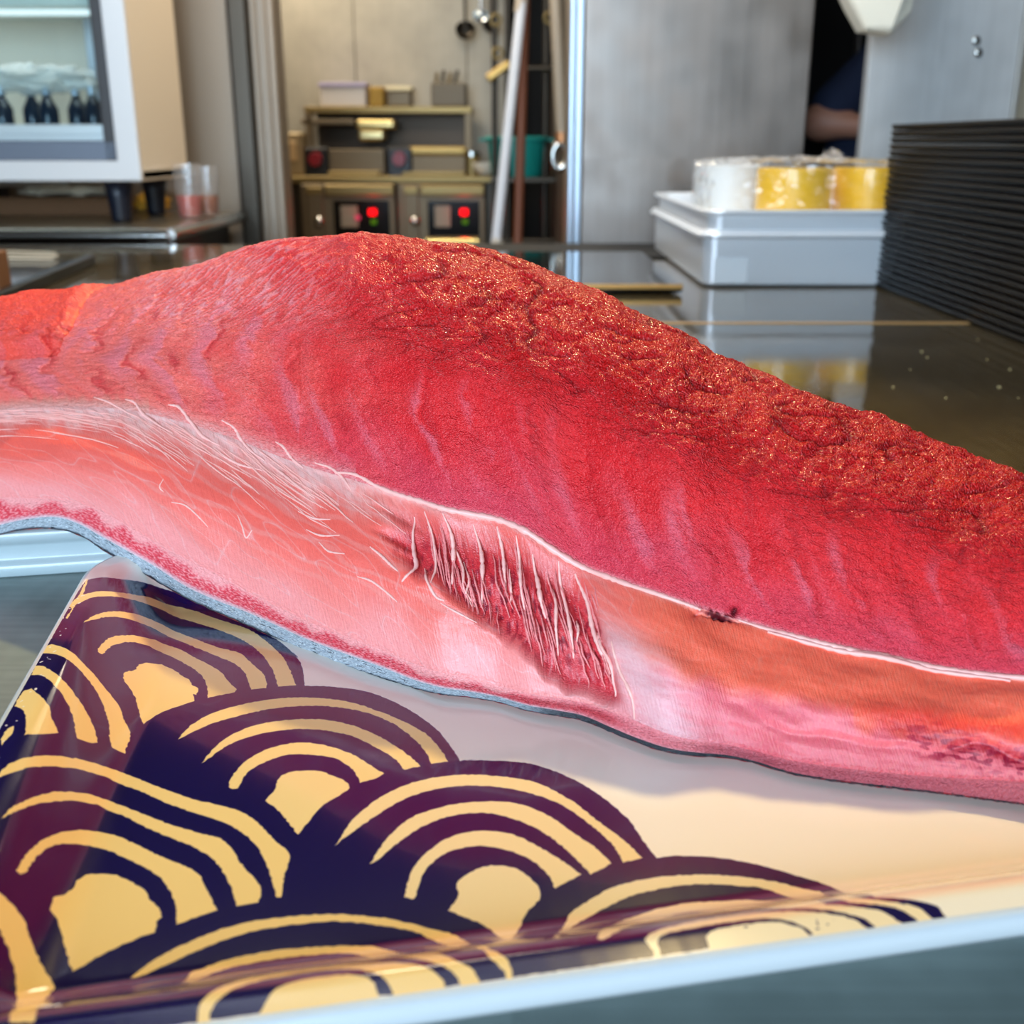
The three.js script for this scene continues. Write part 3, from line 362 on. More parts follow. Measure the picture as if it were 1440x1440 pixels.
    c = mix(c, C(240, 200, 200), 0.08 * Math.max(0, g1) + 0.05 * g2); c = mix(c, C(190, 40, 50), 0.08 * Math.max(0, -g3));
    const st = n2(X / 2.6 + b * 20, b * 5 + X / 60); h = 0.5 + 0.08 * g1 + 0.05 * g2 + 0.16 * st + pk * 0.15 * g1; r = 0.36 + 0.08 * g3 + 0.1 * rightw;
  } else if (v > 0.05) {
    const t = (v - 0.05) / 0.06, m = n2(X / 7, v * 200);
    c = mix(C(222, 62, 76), C(246, 136, 140), ss(-0.3, 0.6, m)); c = mix(c, C(250, 160, 158), ss(0.45, 0.85, t + 0.25 * n2(X / 45, 1) + 0.08 * m)); c = mix(c, C(226, 186, 190), ss(0.25, 0.0, t));
    c = mix(c, C(242, 136, 142), ss(720, 860, X) * 0.8); c = mix(c, C(206, 94, 106), ss(950, 1050, X) * 0.9);
    c = mix(c, C(196, 46, 56), 0.7 * ss(700, 760, X) * (1 - ss(840, 900, X)) * bell(t, 0.55, 0.3));
    h = 0.5 + 0.3 * g1 + 0.2 * g3; r = 0.42;
  } else { const m = n2(X / 6, v * 500), k = n2(X / 22, v * 120); c = mix(C(160, 170, 180), C(226, 232, 236), ss(-0.2, 0.7, m + 0.5 * k)); c = mix(c, C(40, 46, 54), ss(0.45, 0.8, k + 0.4 * g1) * 0.7 + ss(0.012, 0.0, v)); c = mix(c, C(60, 60, 66), ss(720, 800, X) * 0.85); h = 0.5 + 0.3 * m; r = 0.3; }
  c = mix(c, C(84, 6, 18), ss(0.25, 0.85, crackPit(X, v)));
  if (v > 0.40 && v < 0.5) { const m = bell(v, 0.45, X < 500 ? 0.03 : 0.009); c = mix(c, C(236, 178, 172), m * (X < 500 ? 0.75 : 0.85) * (0.75 + 0.25 * g3) * (1 - Math.min(1, crackPit(X, v)))); }
  out[0] = c[0]; out[1] = c[1]; out[2] = c[2]; out[3] = h; out[4] = r;
}
const TW = 2048, TH = 1536, fleshMap = new Uint8Array(TW * TH * 4), fleshBump = new Uint8Array(TW * TH * 4);
{ const o = [0, 0, 0, 0, 0]; for (let y = 0; y < TH; y++) for (let x = 0; x < TW; x++) { fleshAt((x + 0.5) / TW, (y + 0.5) / TH * 1.25, o); const i = (y * TW + x) * 4; for (let c = 0; c < 3; c++) fleshMap[i + c] = clamp(o[c], 0, 255); fleshMap[i + 3] = 255; fleshBump[i] = clamp(o[3] * 255, 0, 255); fleshBump[i + 1] = clamp(o[4] * 255, 0, 255); fleshBump[i + 2] = 0; fleshBump[i + 3] = 255; } }
const mkTex = (d, srgb) => { const t = new THREE.DataTexture(d, TW, TH); t.magFilter = THREE.LinearFilter; t.wrapS = THREE.ClampToEdgeWrapping; t.wrapT = THREE.MirroredRepeatWrapping; if (srgb) t.colorSpace = THREE.SRGBColorSpace; t.needsUpdate = true; return t; };
const fMap = mkTex(fleshMap, true), fAux = mkTex(fleshBump, false);
const flesh = mat('#ffffff', 1, 0, { map: fMap, bumpMap: fAux, bumpScale: 0.0015, roughnessMap: fAux, specularIntensity: 0.9, ior: 1.45 });
const belly = flesh.clone(); belly.clearcoat = 0.28; belly.clearcoatRoughness = 0.33; belly.bumpScale = 0.0008;
const fat = mat('#ffbdb2', 0.4), silver = mat('#ffffff', 0.34, 0.1, { map: fMap, bumpMap: fAux, bumpScale: 0.0006 });
const tuna = thing('tuna_loin', 'large raw tuna loin with deep red flesh and pink belly on the patterned platter', 'fish');
part('red_flesh', tunaGeometry(0, 1, 0.45, 1.25, 1000, 300), flesh, tuna);
part('back_flesh', tunaGeometry(0, 1, 1.25, 1.9, 160, 40), mat('#a3242a', 0.45), tuna);
part('belly_flesh', tunaGeometry(0, 1, 0.05, 0.45, 1000, 190), belly, tuna);
part('silver_skin', [tunaGeometry(0, 1, 0, 0.05, 700, 10), tunaGeometry(0, 1, 1.9, 2, 160, 10)], silver, tuna).userData.label = 'silver grey fish skin';
for (const [u, s] of [[0, 1], [1, -1]]) {                 // cut ends
  const col = column(u), pts = []; for (let k = 0; k < 80; k++) pts.push(onColumn(col, k / 80 * 2));
  const c = pts.reduce((a, p) => [a[0] + p[0] / 80, a[1] + p[1] / 80, a[2] + p[2] / 80], [0, 0, 0]), pos = [], idx = [];
  pts.forEach((p) => pos.push(...p)); pos.push(...c); for (let k = 0; k < 80; k++) idx.push(k, (k + 1) % 80, 80);
  const g = new THREE.BufferGeometry(); g.setAttribute('position', new THREE.Float32BufferAttribute(pos, 3)); g.setIndex(idx); g.computeVertexNormals(); part('cut_end', g, mat('#b52b30', 0.4, 0, { side: THREE.DoubleSide }), tuna);
}
// a strand lies on the surface: points (u, v), tapering radius
function strand(list, r0, name = 'membrane_strand', m = fat, sink = 0.8) {
  const pts = []; for (let i = 0; i < list.length; i += 2) { const u = list[i] / 1000, v = list[i + 1] / 1000; pts.push([u, v]); }
  const cv = new THREE.CatmullRomCurve3(pts.map((p) => new THREE.Vector3(p[0] * 10, p[1] * 4, 0))), n = Math.max(10, pts.length * 7), P = [];
  for (let i = 0; i <= n; i++) { const q = cv.getPoint(i / n), u = q.x / 10, v = q.y / 4, col = column(u), p = V(onColumn(col, v)), e = 0.004, pu = V(onColumn(column(u + e), v)).sub(p), pv = V(onColumn(col, v + e)).sub(p), nn = pu.cross(pv).normalize(); const pk = inPocket(u * 1900 - 200, (v - 0.11) / 0.34); P.push(p.addScaledVector(nn, relief(u, v) + 0.0035 * pk * Math.sin(Math.PI * i / n) * 0.6 + r0 * (0.72 - sink))); }
  const K = 6, pos = [], idx = [], c3 = new THREE.CatmullRomCurve3(P);
  for (let i = 0; i <= n; i++) {
    const t = c3.getTangent(i / n), a = new THREE.Vector3(0, 0, 1).cross(t).normalize(), b = t.clone().cross(a), r = r0 * (0.25 + 0.75 * Math.sin(Math.PI * clamp(0.08 + 0.84 * i / n, 0, 1))) * (1 + 0.35 * n2(i * 0.6, r0 * 9e4));
    for (let k = 0; k < K; k++) { const w = k / K * 6.2832; pos.push(...P[i].clone().addScaledVector(a, Math.cos(w) * r).addScaledVector(b, Math.sin(w) * r).toArray()); }
  }
  for (let i = 0; i < n; i++) for (let k = 0; k < K; k++) { const A = i * K + k, B = i * K + (k + 1) % K; idx.push(A, B, B + K, A, B + K, A + K); }
  const g = new THREE.BufferGeometry(); g.setAttribute('position', new THREE.Float32BufferAttribute(pos, 3)); g.setIndex(idx); g.computeVertexNormals(); return m ? part(name, g, m, tuna) : g;
}
for (const [l, r] of [
  [[419,433,423,388,425,337,424,289], 0.0007], [[433,440,439,404,440,358,439,306], 0.0010], [[440,395,447,342,448,296,455,262], 0.0007], [[455,431,460,381,461,335,459,264], 0.0010],
  [[473,435,475,400,476,359,476,313], 0.0009], [[487,431,488,381,489,325,490,269], 0.0008], [[500,415,504,374,506,328,509,292], 0.0010], [[512,394,517,344,516,274,516,207], 0.0008],
  [[519,432,524,367,527,284,527,212], 0.0009], [[531,425,538,378,541,308,547,240,551,198], 0.0011], [[410,418,408,359,411,310,403,271], 0.0010], [[415,319,422,288,428,264,434,262], 0.0008],
  [[447,361,451,316,449,287,453,261], 0.0006], [[479,362,481,317,478,286], 0.0006], [[531,322,532,291,530,260], 0.0007], [[543,304,547,274,555,227,557,148], 0.0009], [[558,289,563,226,572,179,575,114], 0.0009],
]) strand(l, r);
for (const [l, r] of [
  [[198,492,204,486,211,447,222,427,233,415], 0.0011], [[230,500,237,501,246,461,255,431,268,421], 0.0013], [[270,492,278,482,283,457,290,438,301,427], 0.0012], [[309,483,315,478,321,457,330,444], 0.0011],
  [[175,497,184,480,193,455,202,436], 0.0009], [[339,464,350,462,359,448,365,426], 0.0010], [[264,411,273,398,284,394,299,402], 0.0010], [[304,426,315,412,326,397,339,383], 0.0010],
  [[326,342,337,340,350,349], 0.0007], [[332,310,341,308,357,322], 0.0007], [[341,293,348,281,361,286], 0.0007], [[281,275,285,253,288,234,292,257], 0.0007], [[233,238,242,244,251,232,259,213], 0.0007], [[226,288,224,262,227,254], 0.0006],
  [[370,248,379,249,389,239,399,226], 0.0009], [[379,319,387,309,394,297,400,289], 0.0010], [[431,255,444,243,458,231], 0.0007],
]) strand(l, r * 0.78, 'fat_strand');
// the pale seam of membrane between belly and back
strand([353,455,368,463,384,453,402,450,421,452,442,450,469,449,493,449,513,448,536,448,553,449,570,448,589,450,611,450,624,448], 0.0016, 'membrane_seam', fat, 0.9);
strand([652,449,668,448,689,450,716,450,739,448,763,448,789,449,811,450,842,448,879,454,926,450], 0.0015, 'membrane_seam', fat, 0.9);
strand([674,439,705,442,737,440,768,440,805,440,853,437], 0.0012, 'fat_strand', fat, 0.4);
{ // fine fibres of fat: along the membrane at the left, and down the rib pocket
  const fine = [], pocket = [];
  for (let k = 0; k < 110; k++) { let X = -40 + rnd() * 590, b = 1.0 - rnd() * (0.12 + 0.2 * rnd()), a = 0.0016 + rnd() * 0.0013; const l = []; if (X < 120) a *= 0.35; const n = 5 + Math.floor(rnd() * 4); for (let i = 0; i < n; i++) { const v = 0.11 + b * 0.34; l.push((X + 200) / 1.9, v * 1000); X += 7 + 8 * rnd(); b -= a * 9 * (0.6 + rnd() * 0.9); } if (X < 575) fine.push(strand(l, 0.00022 + 0.0003 * rnd(), '', null, 0.75)); }
  for (let k = 0; k < 70; k++) { let X = 590 + rnd() * 250, b = 0.93 - rnd() * 0.5 * ss(560, 700, X); const l = [], n = 5 + Math.floor(rnd() * 4); for (let i = 0; i < n; i++) { l.push((X + 200) / 1.9, (0.11 + b * 0.34) * 1000); X += 1 + 3.2 * rnd(); b -= 0.035 + 0.04 * rnd(); if (inPocket(X, b) < 0.3 && b < 0.7) break; } if (l.length > 5) pocket.push(strand(l, 0.00025 + 0.0003 * rnd(), '', null, 0.4)); }
  part('fat_fibres', mergeGeometries(fine), mat('#fcb4a8', 0.42), tuna).userData.kind = 'stuff';
  part('pocket_fibres', mergeGeometries(pocket), mat('#f08a88', 0.42), tuna).userData.kind = 'stuff';
}
// a cut flap of flesh lifted at the far left
{
  const edge = (t) => lerp([189,984,189,984][0], [146,758,146,758][0], Math.pow(t, 0.8)) / 1000 + 0.0012 * n2(t * 9, 3), vt = 1.06, vb = [146,712,146,712][1] / 1000;
  const pos = [], uv = [], idx = [], NU = 120, NV = 90, tmp = [0, 0, 0, 0, 0];
  for (let j = 0; j <= NV; j++) for (let i = 0; i <= NU + 2; i++) {
    const t = j / NV, v = lerp(vt, vb, t), s = Math.min(i, NU) / NU, u = lerp(0.002, edge(t), s), col = column(u), p = V(onColumn(col, v)), e = 0.004;
    const nn = V(onColumn(column(u + e), v)).sub(p).cross(V(onColumn(col, v + e)).sub(p)).normalize();
    const lift = 0.0056 * (1 - ss(0.75, 1, t)) * (1 - 0.5 * ss(0.97, 1, s)), d = relief(u, v) * (1 - ss(0.95, 1, s)) + (i <= NU ? 0.0004 + lift + 0.0004 * n2(u * 200, v * 30) : i === NU + 1 ? lift * 0.35 : -0.002);
    p.addScaledVector(nn, d); if (i > NU) p.x += 0.0012 * (i - NU); pos.push(p.x, p.y, p.z); uv.push(u, v / 1.25);
  }
  const W = NU + 3; for (let j = 0; j < NV; j++) for (let i = 0; i < W - 1; i++) { const a = j * W + i; idx.push(a, a + W + 1, a + 1, a, a + W, a + W + 1); }
  const g = new THREE.BufferGeometry(); g.setAttribute('position', new THREE.Float32BufferAttribute(pos, 3)); g.setAttribute('uv', new THREE.Float32BufferAttribute(uv, 2)); g.setIndex(idx); g.computeVertexNormals();
  part('flesh_flap', g, mat('#ffc6ba', 0.42, 0, { map: fMap, bumpMap: fAux, bumpScale: 0.0016, ior: 1.45 }), tuna).userData.label = 'loose bright orange red flap of flesh';
}

// ---------------------------------------------------------------- black trays stacked at the right
{
  const x0 = 0.662, x1 = 1.06, zf = -2.045, zn = -1.22, w = x1 - x0, l = zn - zf, n = 26, pitch = 0.0108;
  const prof = [[0.010, 0], [0.004, 0.0004], [0.0025, 0.0018], [0.0018, 0.0044], [0.0004, 0.0056], [0, 0.0072], [0.0002, 0.0088], [0.0016, 0.0098], [0.0040, 0.0098], [0.0056, 0.0082], [0.0066, 0.0052], [0.014, 0.0034]];
  const pos = [], idx = []; const R = 0.016, ring = (d) => { const r = Math.max(R - d, 0.003), W = w / 2 - d - r, L = l / 2 - d - r, out = []; for (const [cx, cz, a0] of [[W, L, 0], [-W, L, 1], [-W, -L, 2], [W, -L, 3]]) for (let k = 0; k <= 5; k++) { const a = (a0 + k / 5) * Math.PI / 2; out.push([cx + r * Math.cos(a), cz + r * Math.sin(a)]); } return out; };
  for (const [d, h] of prof) for (const [x, z] of ring(d)) pos.push(x, h, z);
  const N = 24, M = prof.length; for (let j = 0; j + 1 < M; j++) for (let i = 0; i < N; i++) { const a = j * N + i, b = j * N + (i + 1) % N; idx.push(a, b + N, b, a, a + N, b + N); }
  pos.push(0, 0.0034, 0); for (let i = 0; i < N; i++) idx.push((M - 1) * N + i, M * N, (M - 1) * N + (i + 1) % N);
  pos.push(0, 0, 0); for (let i = 0; i < N; i++) idx.push(i, (i + 1) % N, M * N + 1);
  const g = new THREE.BufferGeometry(); g.setAttribute('position', new THREE.Float32BufferAttribute(pos, 3)); g.setIndex(idx); g.computeVertexNormals();
  const ORD = 'first,second,third,fourth,fifth,sixth,seventh,eighth,ninth,tenth,eleventh,twelfth,thirteenth,fourteenth,fifteenth,sixteenth,seventeenth,eighteenth,nineteenth,twentieth,twenty-first,twenty-second,twenty-third,twenty-fourth,twenty-fifth'.split(',').map((x, i, a) => (i ? a[i] : 'topmost'));
  const low = thing('black_tray', 'black plastic tray at the bottom of the tall stack, resting on the counter', 'tray', [(x0 + x1) / 2, YC, (zf + zn) / 2], 'stacked black trays');
  part('tray_shell', g, blackPlastic, low);
  const speck = mat('#7d7a72', 0.8);
  for (let k = 1; k < n; k++) {
    const t = low.clone(); t.name = numbered('black_tray'); scene.add(t); t.position.set((x0 + x1) / 2 + (rnd() - 0.5) * 0.0022, YC + k * pitch, (zf + zn) / 2 + (rnd() - 0.5) * 0.006); t.rotation.y = (rnd() - 0.5) * 0.003;
    t.userData.label = k === n - 1 ? 'topmost black plastic tray of the tall stack' : `black plastic tray, ${ORD[n - 1 - k]} from the top of the tall stack`;
  }
}

// ---------------------------------------------------------------- baking pans with wrapped rolls
function panGeometry(w, l, h, flare, t) {
  const prof = [[flare + 0.010, 0], [flare + 0.003, 0.001], [flare, 0.006], [0.004, h - 0.012], [0.0005, h - 0.011], [-0.003, h - 0.008], [-0.003, h - 0.003], [0, h], [0.004, h - 0.001], [0.006, h - 0.006], [flare + t + 0.001, 0.008], [flare + 0.012, t]];
  const pos = [], idx = [], uv = [], R = 0.03, S = 7;
  const ring = (d) => { const r = Math.max(R - d, 0.006), W = w / 2 - d - r, L = l / 2 - d - r, out = []; for (const [cx, cz, a0] of [[W, L, 0], [-W, L, 1], [-W, -L, 2], [W, -L, 3]]) for (let k = 0; k <= S; k++) { const a = (a0 + k / S) * Math.PI / 2; out.push([cx + r * Math.cos(a), cz + r * Math.sin(a)]); } return out; };
  for (const [d, y] of prof) for (const [x, z] of ring(d)) { pos.push(x, y, z); uv.push((x + z) * 1.5, y * 3); }
  const N = 4 * (S + 1), M = prof.length; for (let j = 0; j + 1 < M; j++) for (let i = 0; i < N; i++) { const a = j * N + i, b = j * N + (i + 1) % N; idx.push(a, b + N, b, a, a + N, b + N); }
  pos.push(0, t, 0, 0, 0, 0); uv.push(0, 0, 0, 0); for (let i = 0; i < N; i++) { idx.push((M - 1) * N + i, M * N, (M - 1) * N + (i + 1) % N); idx.push(i, (i + 1) % N, M * N + 1); }
  const g = new THREE.BufferGeometry(); g.setAttribute('position', new THREE.Float32BufferAttribute(pos, 3)); g.setAttribute('uv', new THREE.Float32BufferAttribute(uv, 2)); g.setIndex(idx); g.computeVertexNormals(); return g;
}
const PC = [.3411,.9,-2.0209], PX0 = PC[0], PW_ = 0.42, PL_ = 0.74, PZ = PC[2];
{
  const lower = thing('baking_pan', 'deep aluminium baking pan standing on the dark counter, below the shallow one', 'pan', [PX0 + PW_ / 2, YC + 0.002, PZ - PL_ / 2]);
  part('pan_body', panGeometry(PW_, PL_, 0.100, 0.006, 0.002), aluminium, lower);
  part('rolled_rim', panRim(PW_ + 0.006, PL_ + 0.006, 0.0052, 0.090), aluminium, lower);
  part('soldered_patch', rbox(0.062, 0.045, 0.0016, -PW_ / 2 + 0.055, 0.028, PL_ / 2 - 0.0038, 0.0006), mat('#e4e6e6', 0.5, 0.1), lower);
  const upper = thing('baking_pan', 'shallow aluminium baking pan nested in the deep pan, carrying the wrapped rolls', 'pan', [PX0 + PW_ / 2, YC + 0.0905, PZ - PL_ / 2 + 0.004]);
  part('pan_body', panGeometry(PW_ - 0.014, PL_ - 0.014, 0.045, 0.004, 0.002), aluminium, upper);
  part('rolled_rim', panRim(PW_ - 0.006, PL_ - 0.006, 0.0040, 0.042), aluminium, upper);
}
function panRim(w, l, r, y) {
  const pts = [], R = 0.032; for (const [cx, cz, a0] of [[w / 2 - R, l / 2 - R, 0], [-w / 2 + R, l / 2 - R, 1], [-w / 2 + R, -l / 2 + R, 2], [w / 2 - R, -l / 2 + R, 3]]) for (let k = 0; k <= 6; k++) { const a = (a0 + k / 6) * Math.PI / 2; pts.push(new THREE.Vector3(cx + R * Math.cos(a), y, cz + R * Math.sin(a))); }
  return new THREE.TubeGeometry(new THREE.CatmullRomCurve3(pts, true, 'catmullrom', 0.02), 160, r, 8, true);
}
const rollY = YC + 0.0930, yellow = mat('#f4bd14', 0.35, 0, { clearcoat: 0.6 }), whitePaper = mat('#eef0ee', 0.5), card = mat('#8a6a42', 0.8);
function roll(label, x, z, r, h, m, group) {
  const t = thing('tape_roll', label, 'roll', [x, rollY, z], group);
  part('roll_body', lathe([[r * 0.52, 0.002], [r - 0.003, 0], [r, 0.003], [r, h - 0.003], [r - 0.003, h], [r * 0.52, h - 0.002]], 56), m, t);
  part('core_tube', lathe([[r * 0.52, 0.001], [r * 0.52, h - 0.001], [r * 0.47, h - 0.001], [r * 0.47, 0.001], [r * 0.52, 0.001]], 40), card, t); return t;
}
const cA = [.5388,1.0205,-2.19], cB = [.7039,1.0176,-2.24], wA = [.4292,1.0117,-2.34];
roll('yellow roll with a dark gap beside it, half covered by crumpled film', cA[0], -2.19, 0.0705, 0.112, yellow);
roll('bright yellow roll next to the black tray stack', cB[0] - 0.004, -2.235, 0.0735, 0.112, yellow);
roll('white roll at the left of the yellow rolls in plastic', wA[0] + 0.012, -2.345, 0.066, 0.114, whitePaper);
{ // crumpled clear plastic over the rolls
  const f = (u, v) => {
    const a = u * Math.PI * 2, x = Math.cos(a), z = Math.sin(a), k = 1 / Math.pow(Math.pow(Math.abs(x), 4) + Math.pow(Math.abs(z), 4), 0.25);
    const n = 0.004 * n3(x * 5, z * 5, v * 7) + 0.0022 * n3(x * 17, z * 17, v * 19);
    const cx = 0.548, cz = -2.26, side = v < 0.62, tt = side ? v / 0.62 : 1 - (v - 0.62) / 0.38;
    const rx = 0.178 * k * (side ? 1 : tt), rz = 0.160 * k * (side ? 1 : tt);
    const y = side ? 0.002 + 0.118 * tt : 0.120 + 0.006 * (1 - tt); const xx = clamp(cx + x * rx + n * 1.3, PX0 + 0.024, PX0 + PW_ - 0.018);
    return { p: [xx, rollY + y + (side ? 0 : n * 1.2) + 0.002, cz + z * rz + n * 1.3] };
  };
  const film = thing('plastic_wrap', 'crumpled clear plastic wrapped round the yellow and white rolls', 'plastic wrap');
  const g = grid(220, 60, f); part('film', g, clearFilm, film);
  const k = part('film_tuft', grid(40, 16, (u, v) => ({ p: [0.585 + 0.05 * u + 0.006 * n2(u * 8, v * 5), rollY + 0.123 + 0.022 * Math.sin(Math.PI * u) * v + 0.006 * n2(u * 9, v * 8), -2.17 - 0.03 * v + 0.008 * n2(v * 7, u * 6)] })), clearFilm, film);
}
// ---------------------------------------------------------------- black lacquer tray behind the fish
{
  const a = [.2949,.914,-1.9225], t = thing('lacquer_tray', 'flat glossy black tray lying left of the baking pans with a bright front edge', 'tray');
  const xr = a[0], z = a[2];
  part('tray_board', span([xr - 0.85, YC + 0.004, z - 0.62], [xr, YC + 0.0165, z - 0.0005], 0.002), mat('#0b0b0c', 0.08, 0, { ior: 1.8 }), t);
  part('edge_strip', span([xr - 0.85, YC + 0.0095, z - 0.002], [xr, YC + 0.0178, z + 0.0012], 0.001), mat('#d9a55e', 0.3, 0.8), t);
  part('foot', span([xr - 0.8, YC, z - 0.6], [xr - 0.03, YC + 0.004, z - 0.03], 0.001), mat('#050505', 0.7), t);
}
// ---------------------------------------------------------------- left foreground: dark slate tray, chopsticks, wooden block, paper
{
  const a = [-.9063,.914,-2.4148], b = [-.8361,.914,-1.8283], dx = a[0] - b[0], dz = a[2] - b[2], len = Math.hypot(dx, dz), t = thing('slate_tray', 'dark glossy tray at the left edge of the counter with a thick black rim', 'tray', [b[0], YC, b[2]]);
  t.rotation.y = Math.atan2(-dz, dx) ; // local +x runs along the right edge, away from the viewer
  part('tray_board', rbox(len + 0.1, 0.012, 0.7, len / 2 - 0.05, 0.006, -0.352, 0.003), mat('#23282e', 0.09, 0.1, { ior: 1.7 }), t);
  part('tray_rim', rbox(len + 0.1, 0.022, 0.02, len / 2 - 0.05, 0.011, 0.0, 0.005), mat('#090a0c', 0.3), t);
  for (let k = 0; k < 3; k++) { const p = [[[-1.2106,.918,-2.5517], [-1.0097,.918,-2.4842]], [[-1.1646,.918,-2.4516], [-.9782,.918,-2.42]], [[-1.1288,.918,-2.3739], [-.9633,.918,-2.3589]]][k]; const c = part('wooden_stick', rod(p[0], p[1], 0.0022, 0.002), mat('#e8d3b4', 0.55), scene); tag(c, ['pale wooden stick lying on the dark tray, farthest of three', 'pale wooden stick lying on the dark tray, middle of three', 'pale wooden stick lying on the dark tray, nearest of three'][k], 'stick', 'pale sticks on the dark tray'); }
  const q = [-.8726,.9,-1.8904]; const w = part('wooden_block', span([q[0] - 0.06, YC, q[2] - 0.05], [q[0] + 0.002, YC + 0.075, q[2]], 0.004), mat('#8a5a34', 0.5), scene); tag(w, 'brown wooden block at the left edge behind the fish', 'block');
}
// ---------------------------------------------------------------- left table and display fridge
const TY = 0.93;
{
  const c = [-.9236,.93,-3.0348], xr = c[0], z = c[2], t = thing('side_table', 'stainless steel table with rolled edge carrying the white display fridge', 'table');
  part('table_top', [span([-2.6, TY - 0.04, z - 0.8], [xr, TY, z], 0.014)], steelWarm, t);
  part('rolled_edge', [rod([-2.6, TY - 0.018, z + 0.002], [xr, TY - 0.018, z + 0.002], 0.019), rod([xr, TY - 0.018, z], [xr, TY - 0.018, z - 0.8], 0.019)], chrome, t);
  part('apron', [span([-2.6, TY - 0.16, z - 0.05], [xr - 0.03, TY - 0.04, z - 0.03]), span([xr - 0.05, TY - 0.16, z - 0.78], [xr - 0.03, TY - 0.04, z - 0.05])], steelDark, t);
  for (const [x, zz] of [[xr - 0.06, z - 0.07], [xr - 0.06, z - 0.74], [-2.5, z - 0.07], [-2.5, z - 0.74]]) part('leg', rod([x, 0, zz], [x, TY - 0.04, zz], 0.02), steelDull, t);
  part('shelf_bracket', span([xr - 0.07, TY - 0.115, z - 0.03], [xr - 0.005, TY - 0.06, z - 0.01]), mat('#c9d0d6', 0.4), t);
}
{
  const zf = -3.24, c = [-1.0453,1.0459,-3.24], xr = c[0], yb = c[1], W = 1.15, Ht = 0.95, D = 0.47, xl = xr - W;
  const t = thing('display_fridge', 'white countertop display fridge with a dark framed glass front', 'fridge');
  const gi = [-1.1093,1.1014,-3.24], gx = gi[0], gb = gi[1];
  part('cabinet_shell', [span([xr - 0.03, yb, zf - D], [xr, yb + Ht, zf], 0.006), span([xl, yb, zf - D], [xl + 0.03, yb + Ht, zf], 0.006), span([xl, yb, zf - D], [xr, yb + 0.03, zf - 0.01], 0.004), span([xl, yb + Ht - 0.1, zf - D], [xr, yb + Ht, zf], 0.006)], mat('#f2e2c8', 0.4), t);
  part('back_panel', span([xl + 0.02, yb + 0.02, zf - D], [xr - 0.02, yb + Ht - 0.02, zf - D + 0.02]), mat('#e4ded2', 0.5), t);
  part('front_bezel', [span([gx, yb, zf - 0.012], [xr, yb + Ht, zf + 0.006], 0.006), span([xl, yb, zf - 0.012], [gx + 0.01, gb, zf + 0.006], 0.005), span([xl, yb + Ht - 0.1, zf - 0.012], [xr, yb + Ht, zf + 0.006], 0.005)], whitePaint, t);
  const d = thing; const door = part('sliding_door', [span([gx - 0.032, gb, zf - 0.02], [gx, yb + Ht - 0.1, zf + 0.001], 0.003)], mat('#33302f', 0.35), t);
  part('lower_rail', span([xl + 0.03, gb, zf - 0.02], [gx, gb + 0.052, zf + 0.001], 0.003), mat('#6f7886', 0.45, 0.3), door);
  part('door_gasket', [span([xl + 0.03, gb + 0.052, zf - 0.03], [gx - 0.03, gb + 0.096, zf - 0.006], 0.004), span([xl + 0.03, gb + 0.070, zf - 0.03], [gx - 0.03, gb + 0.074, zf - 0.003], 0.001)], mat('#c5d6dc', 0.3, 0.2), door);
  part('glass_pane', span([xl + 0.03, gb + 0.096, zf - 0.016], [gx - 0.03, yb + Ht - 0.1, zf - 0.011], 0.001), glassPane, door);
  const sh = [-1.2096,1.5112,-3.3]; part('shelf', [span([xl + 0.03, sh[1] - 0.006, zf - D + 0.03], [xr - 0.035, sh[1] + 0.004, zf - 0.05]), span([xl + 0.03, sh[1] - 0.008, zf - 0.06], [xr - 0.05, sh[1] + 0.016, zf - 0.045], 0.004)], mat('#dfe9e6', 0.3), t);
  part('inner_post', [span([xl + 0.9, yb + 0.03, zf - 0.4], [xl + 0.925, yb + Ht - 0.1, zf - 0.37]), span([xl + 0.955, yb + 0.03, zf - 0.4], [xl + 0.975, yb + Ht - 0.1, zf - 0.37])], mat('#aebccb', 0.4, 0.3), t);
  const fl = new THREE.MeshStandardMaterial({ color: '#ffffff', emissive: lin(0.9, 0.97, 1), emissiveIntensity: 0.9 });
  part('light_tube', rod([xl + 0.1, sh[1] - 0.02, zf - 0.085], [xr - 0.1, sh[1] - 0.02, zf - 0.085], 0.008), fl, t);
  const rl = new THREE.RectAreaLight(lin(1, 0.93, 0.86), 11, 0.9, 0.03); rl.name = 'light_tube_glow'; rl.position.set((xl + xr) / 2, sh[1] - 0.036, zf - 0.09); rl.lookAt((xl + xr) / 2, yb, zf - 0.24); scene.add(rl);
  for (const x of [xr - 0.09, xl + 0.09]) for (const z of [zf - 0.06, zf - D + 0.08]) part('foot', lathe([[0.001, 0], [0.026, 0], [0.028, 0.012], [0.034, 0.07], [0.042, yb - TY - 0.004], [0.001, yb - TY]], 20).translate(x, TY + 0.0005, z), navyRubber, t);
  // drinks and a film bag inside
  const bot = gb + 0.085; part('deck', span([xl + 0.03, bot - 0.012, zf - D + 0.02], [xr - 0.035, bot - 0.0005, zf - 0.032], 0.002), mat('#e8eef0', 0.4), t);
  const bottleM = mat('#18263a', 0.15, 0.1), capM = mat('#b9c6d6', 0.3, 0.4);
  const shape = [[0.001, 0], [0.026, 0], [0.028, 0.006], [0.028, 0.055], [0.012, 0.085], [0.011, 0.1]];
  let first = null; const placesX = [0.05, 0.115, 0.18, 0.245, 0.31, 0.375, 0.44].map((x) => gx - 0.04 - x);
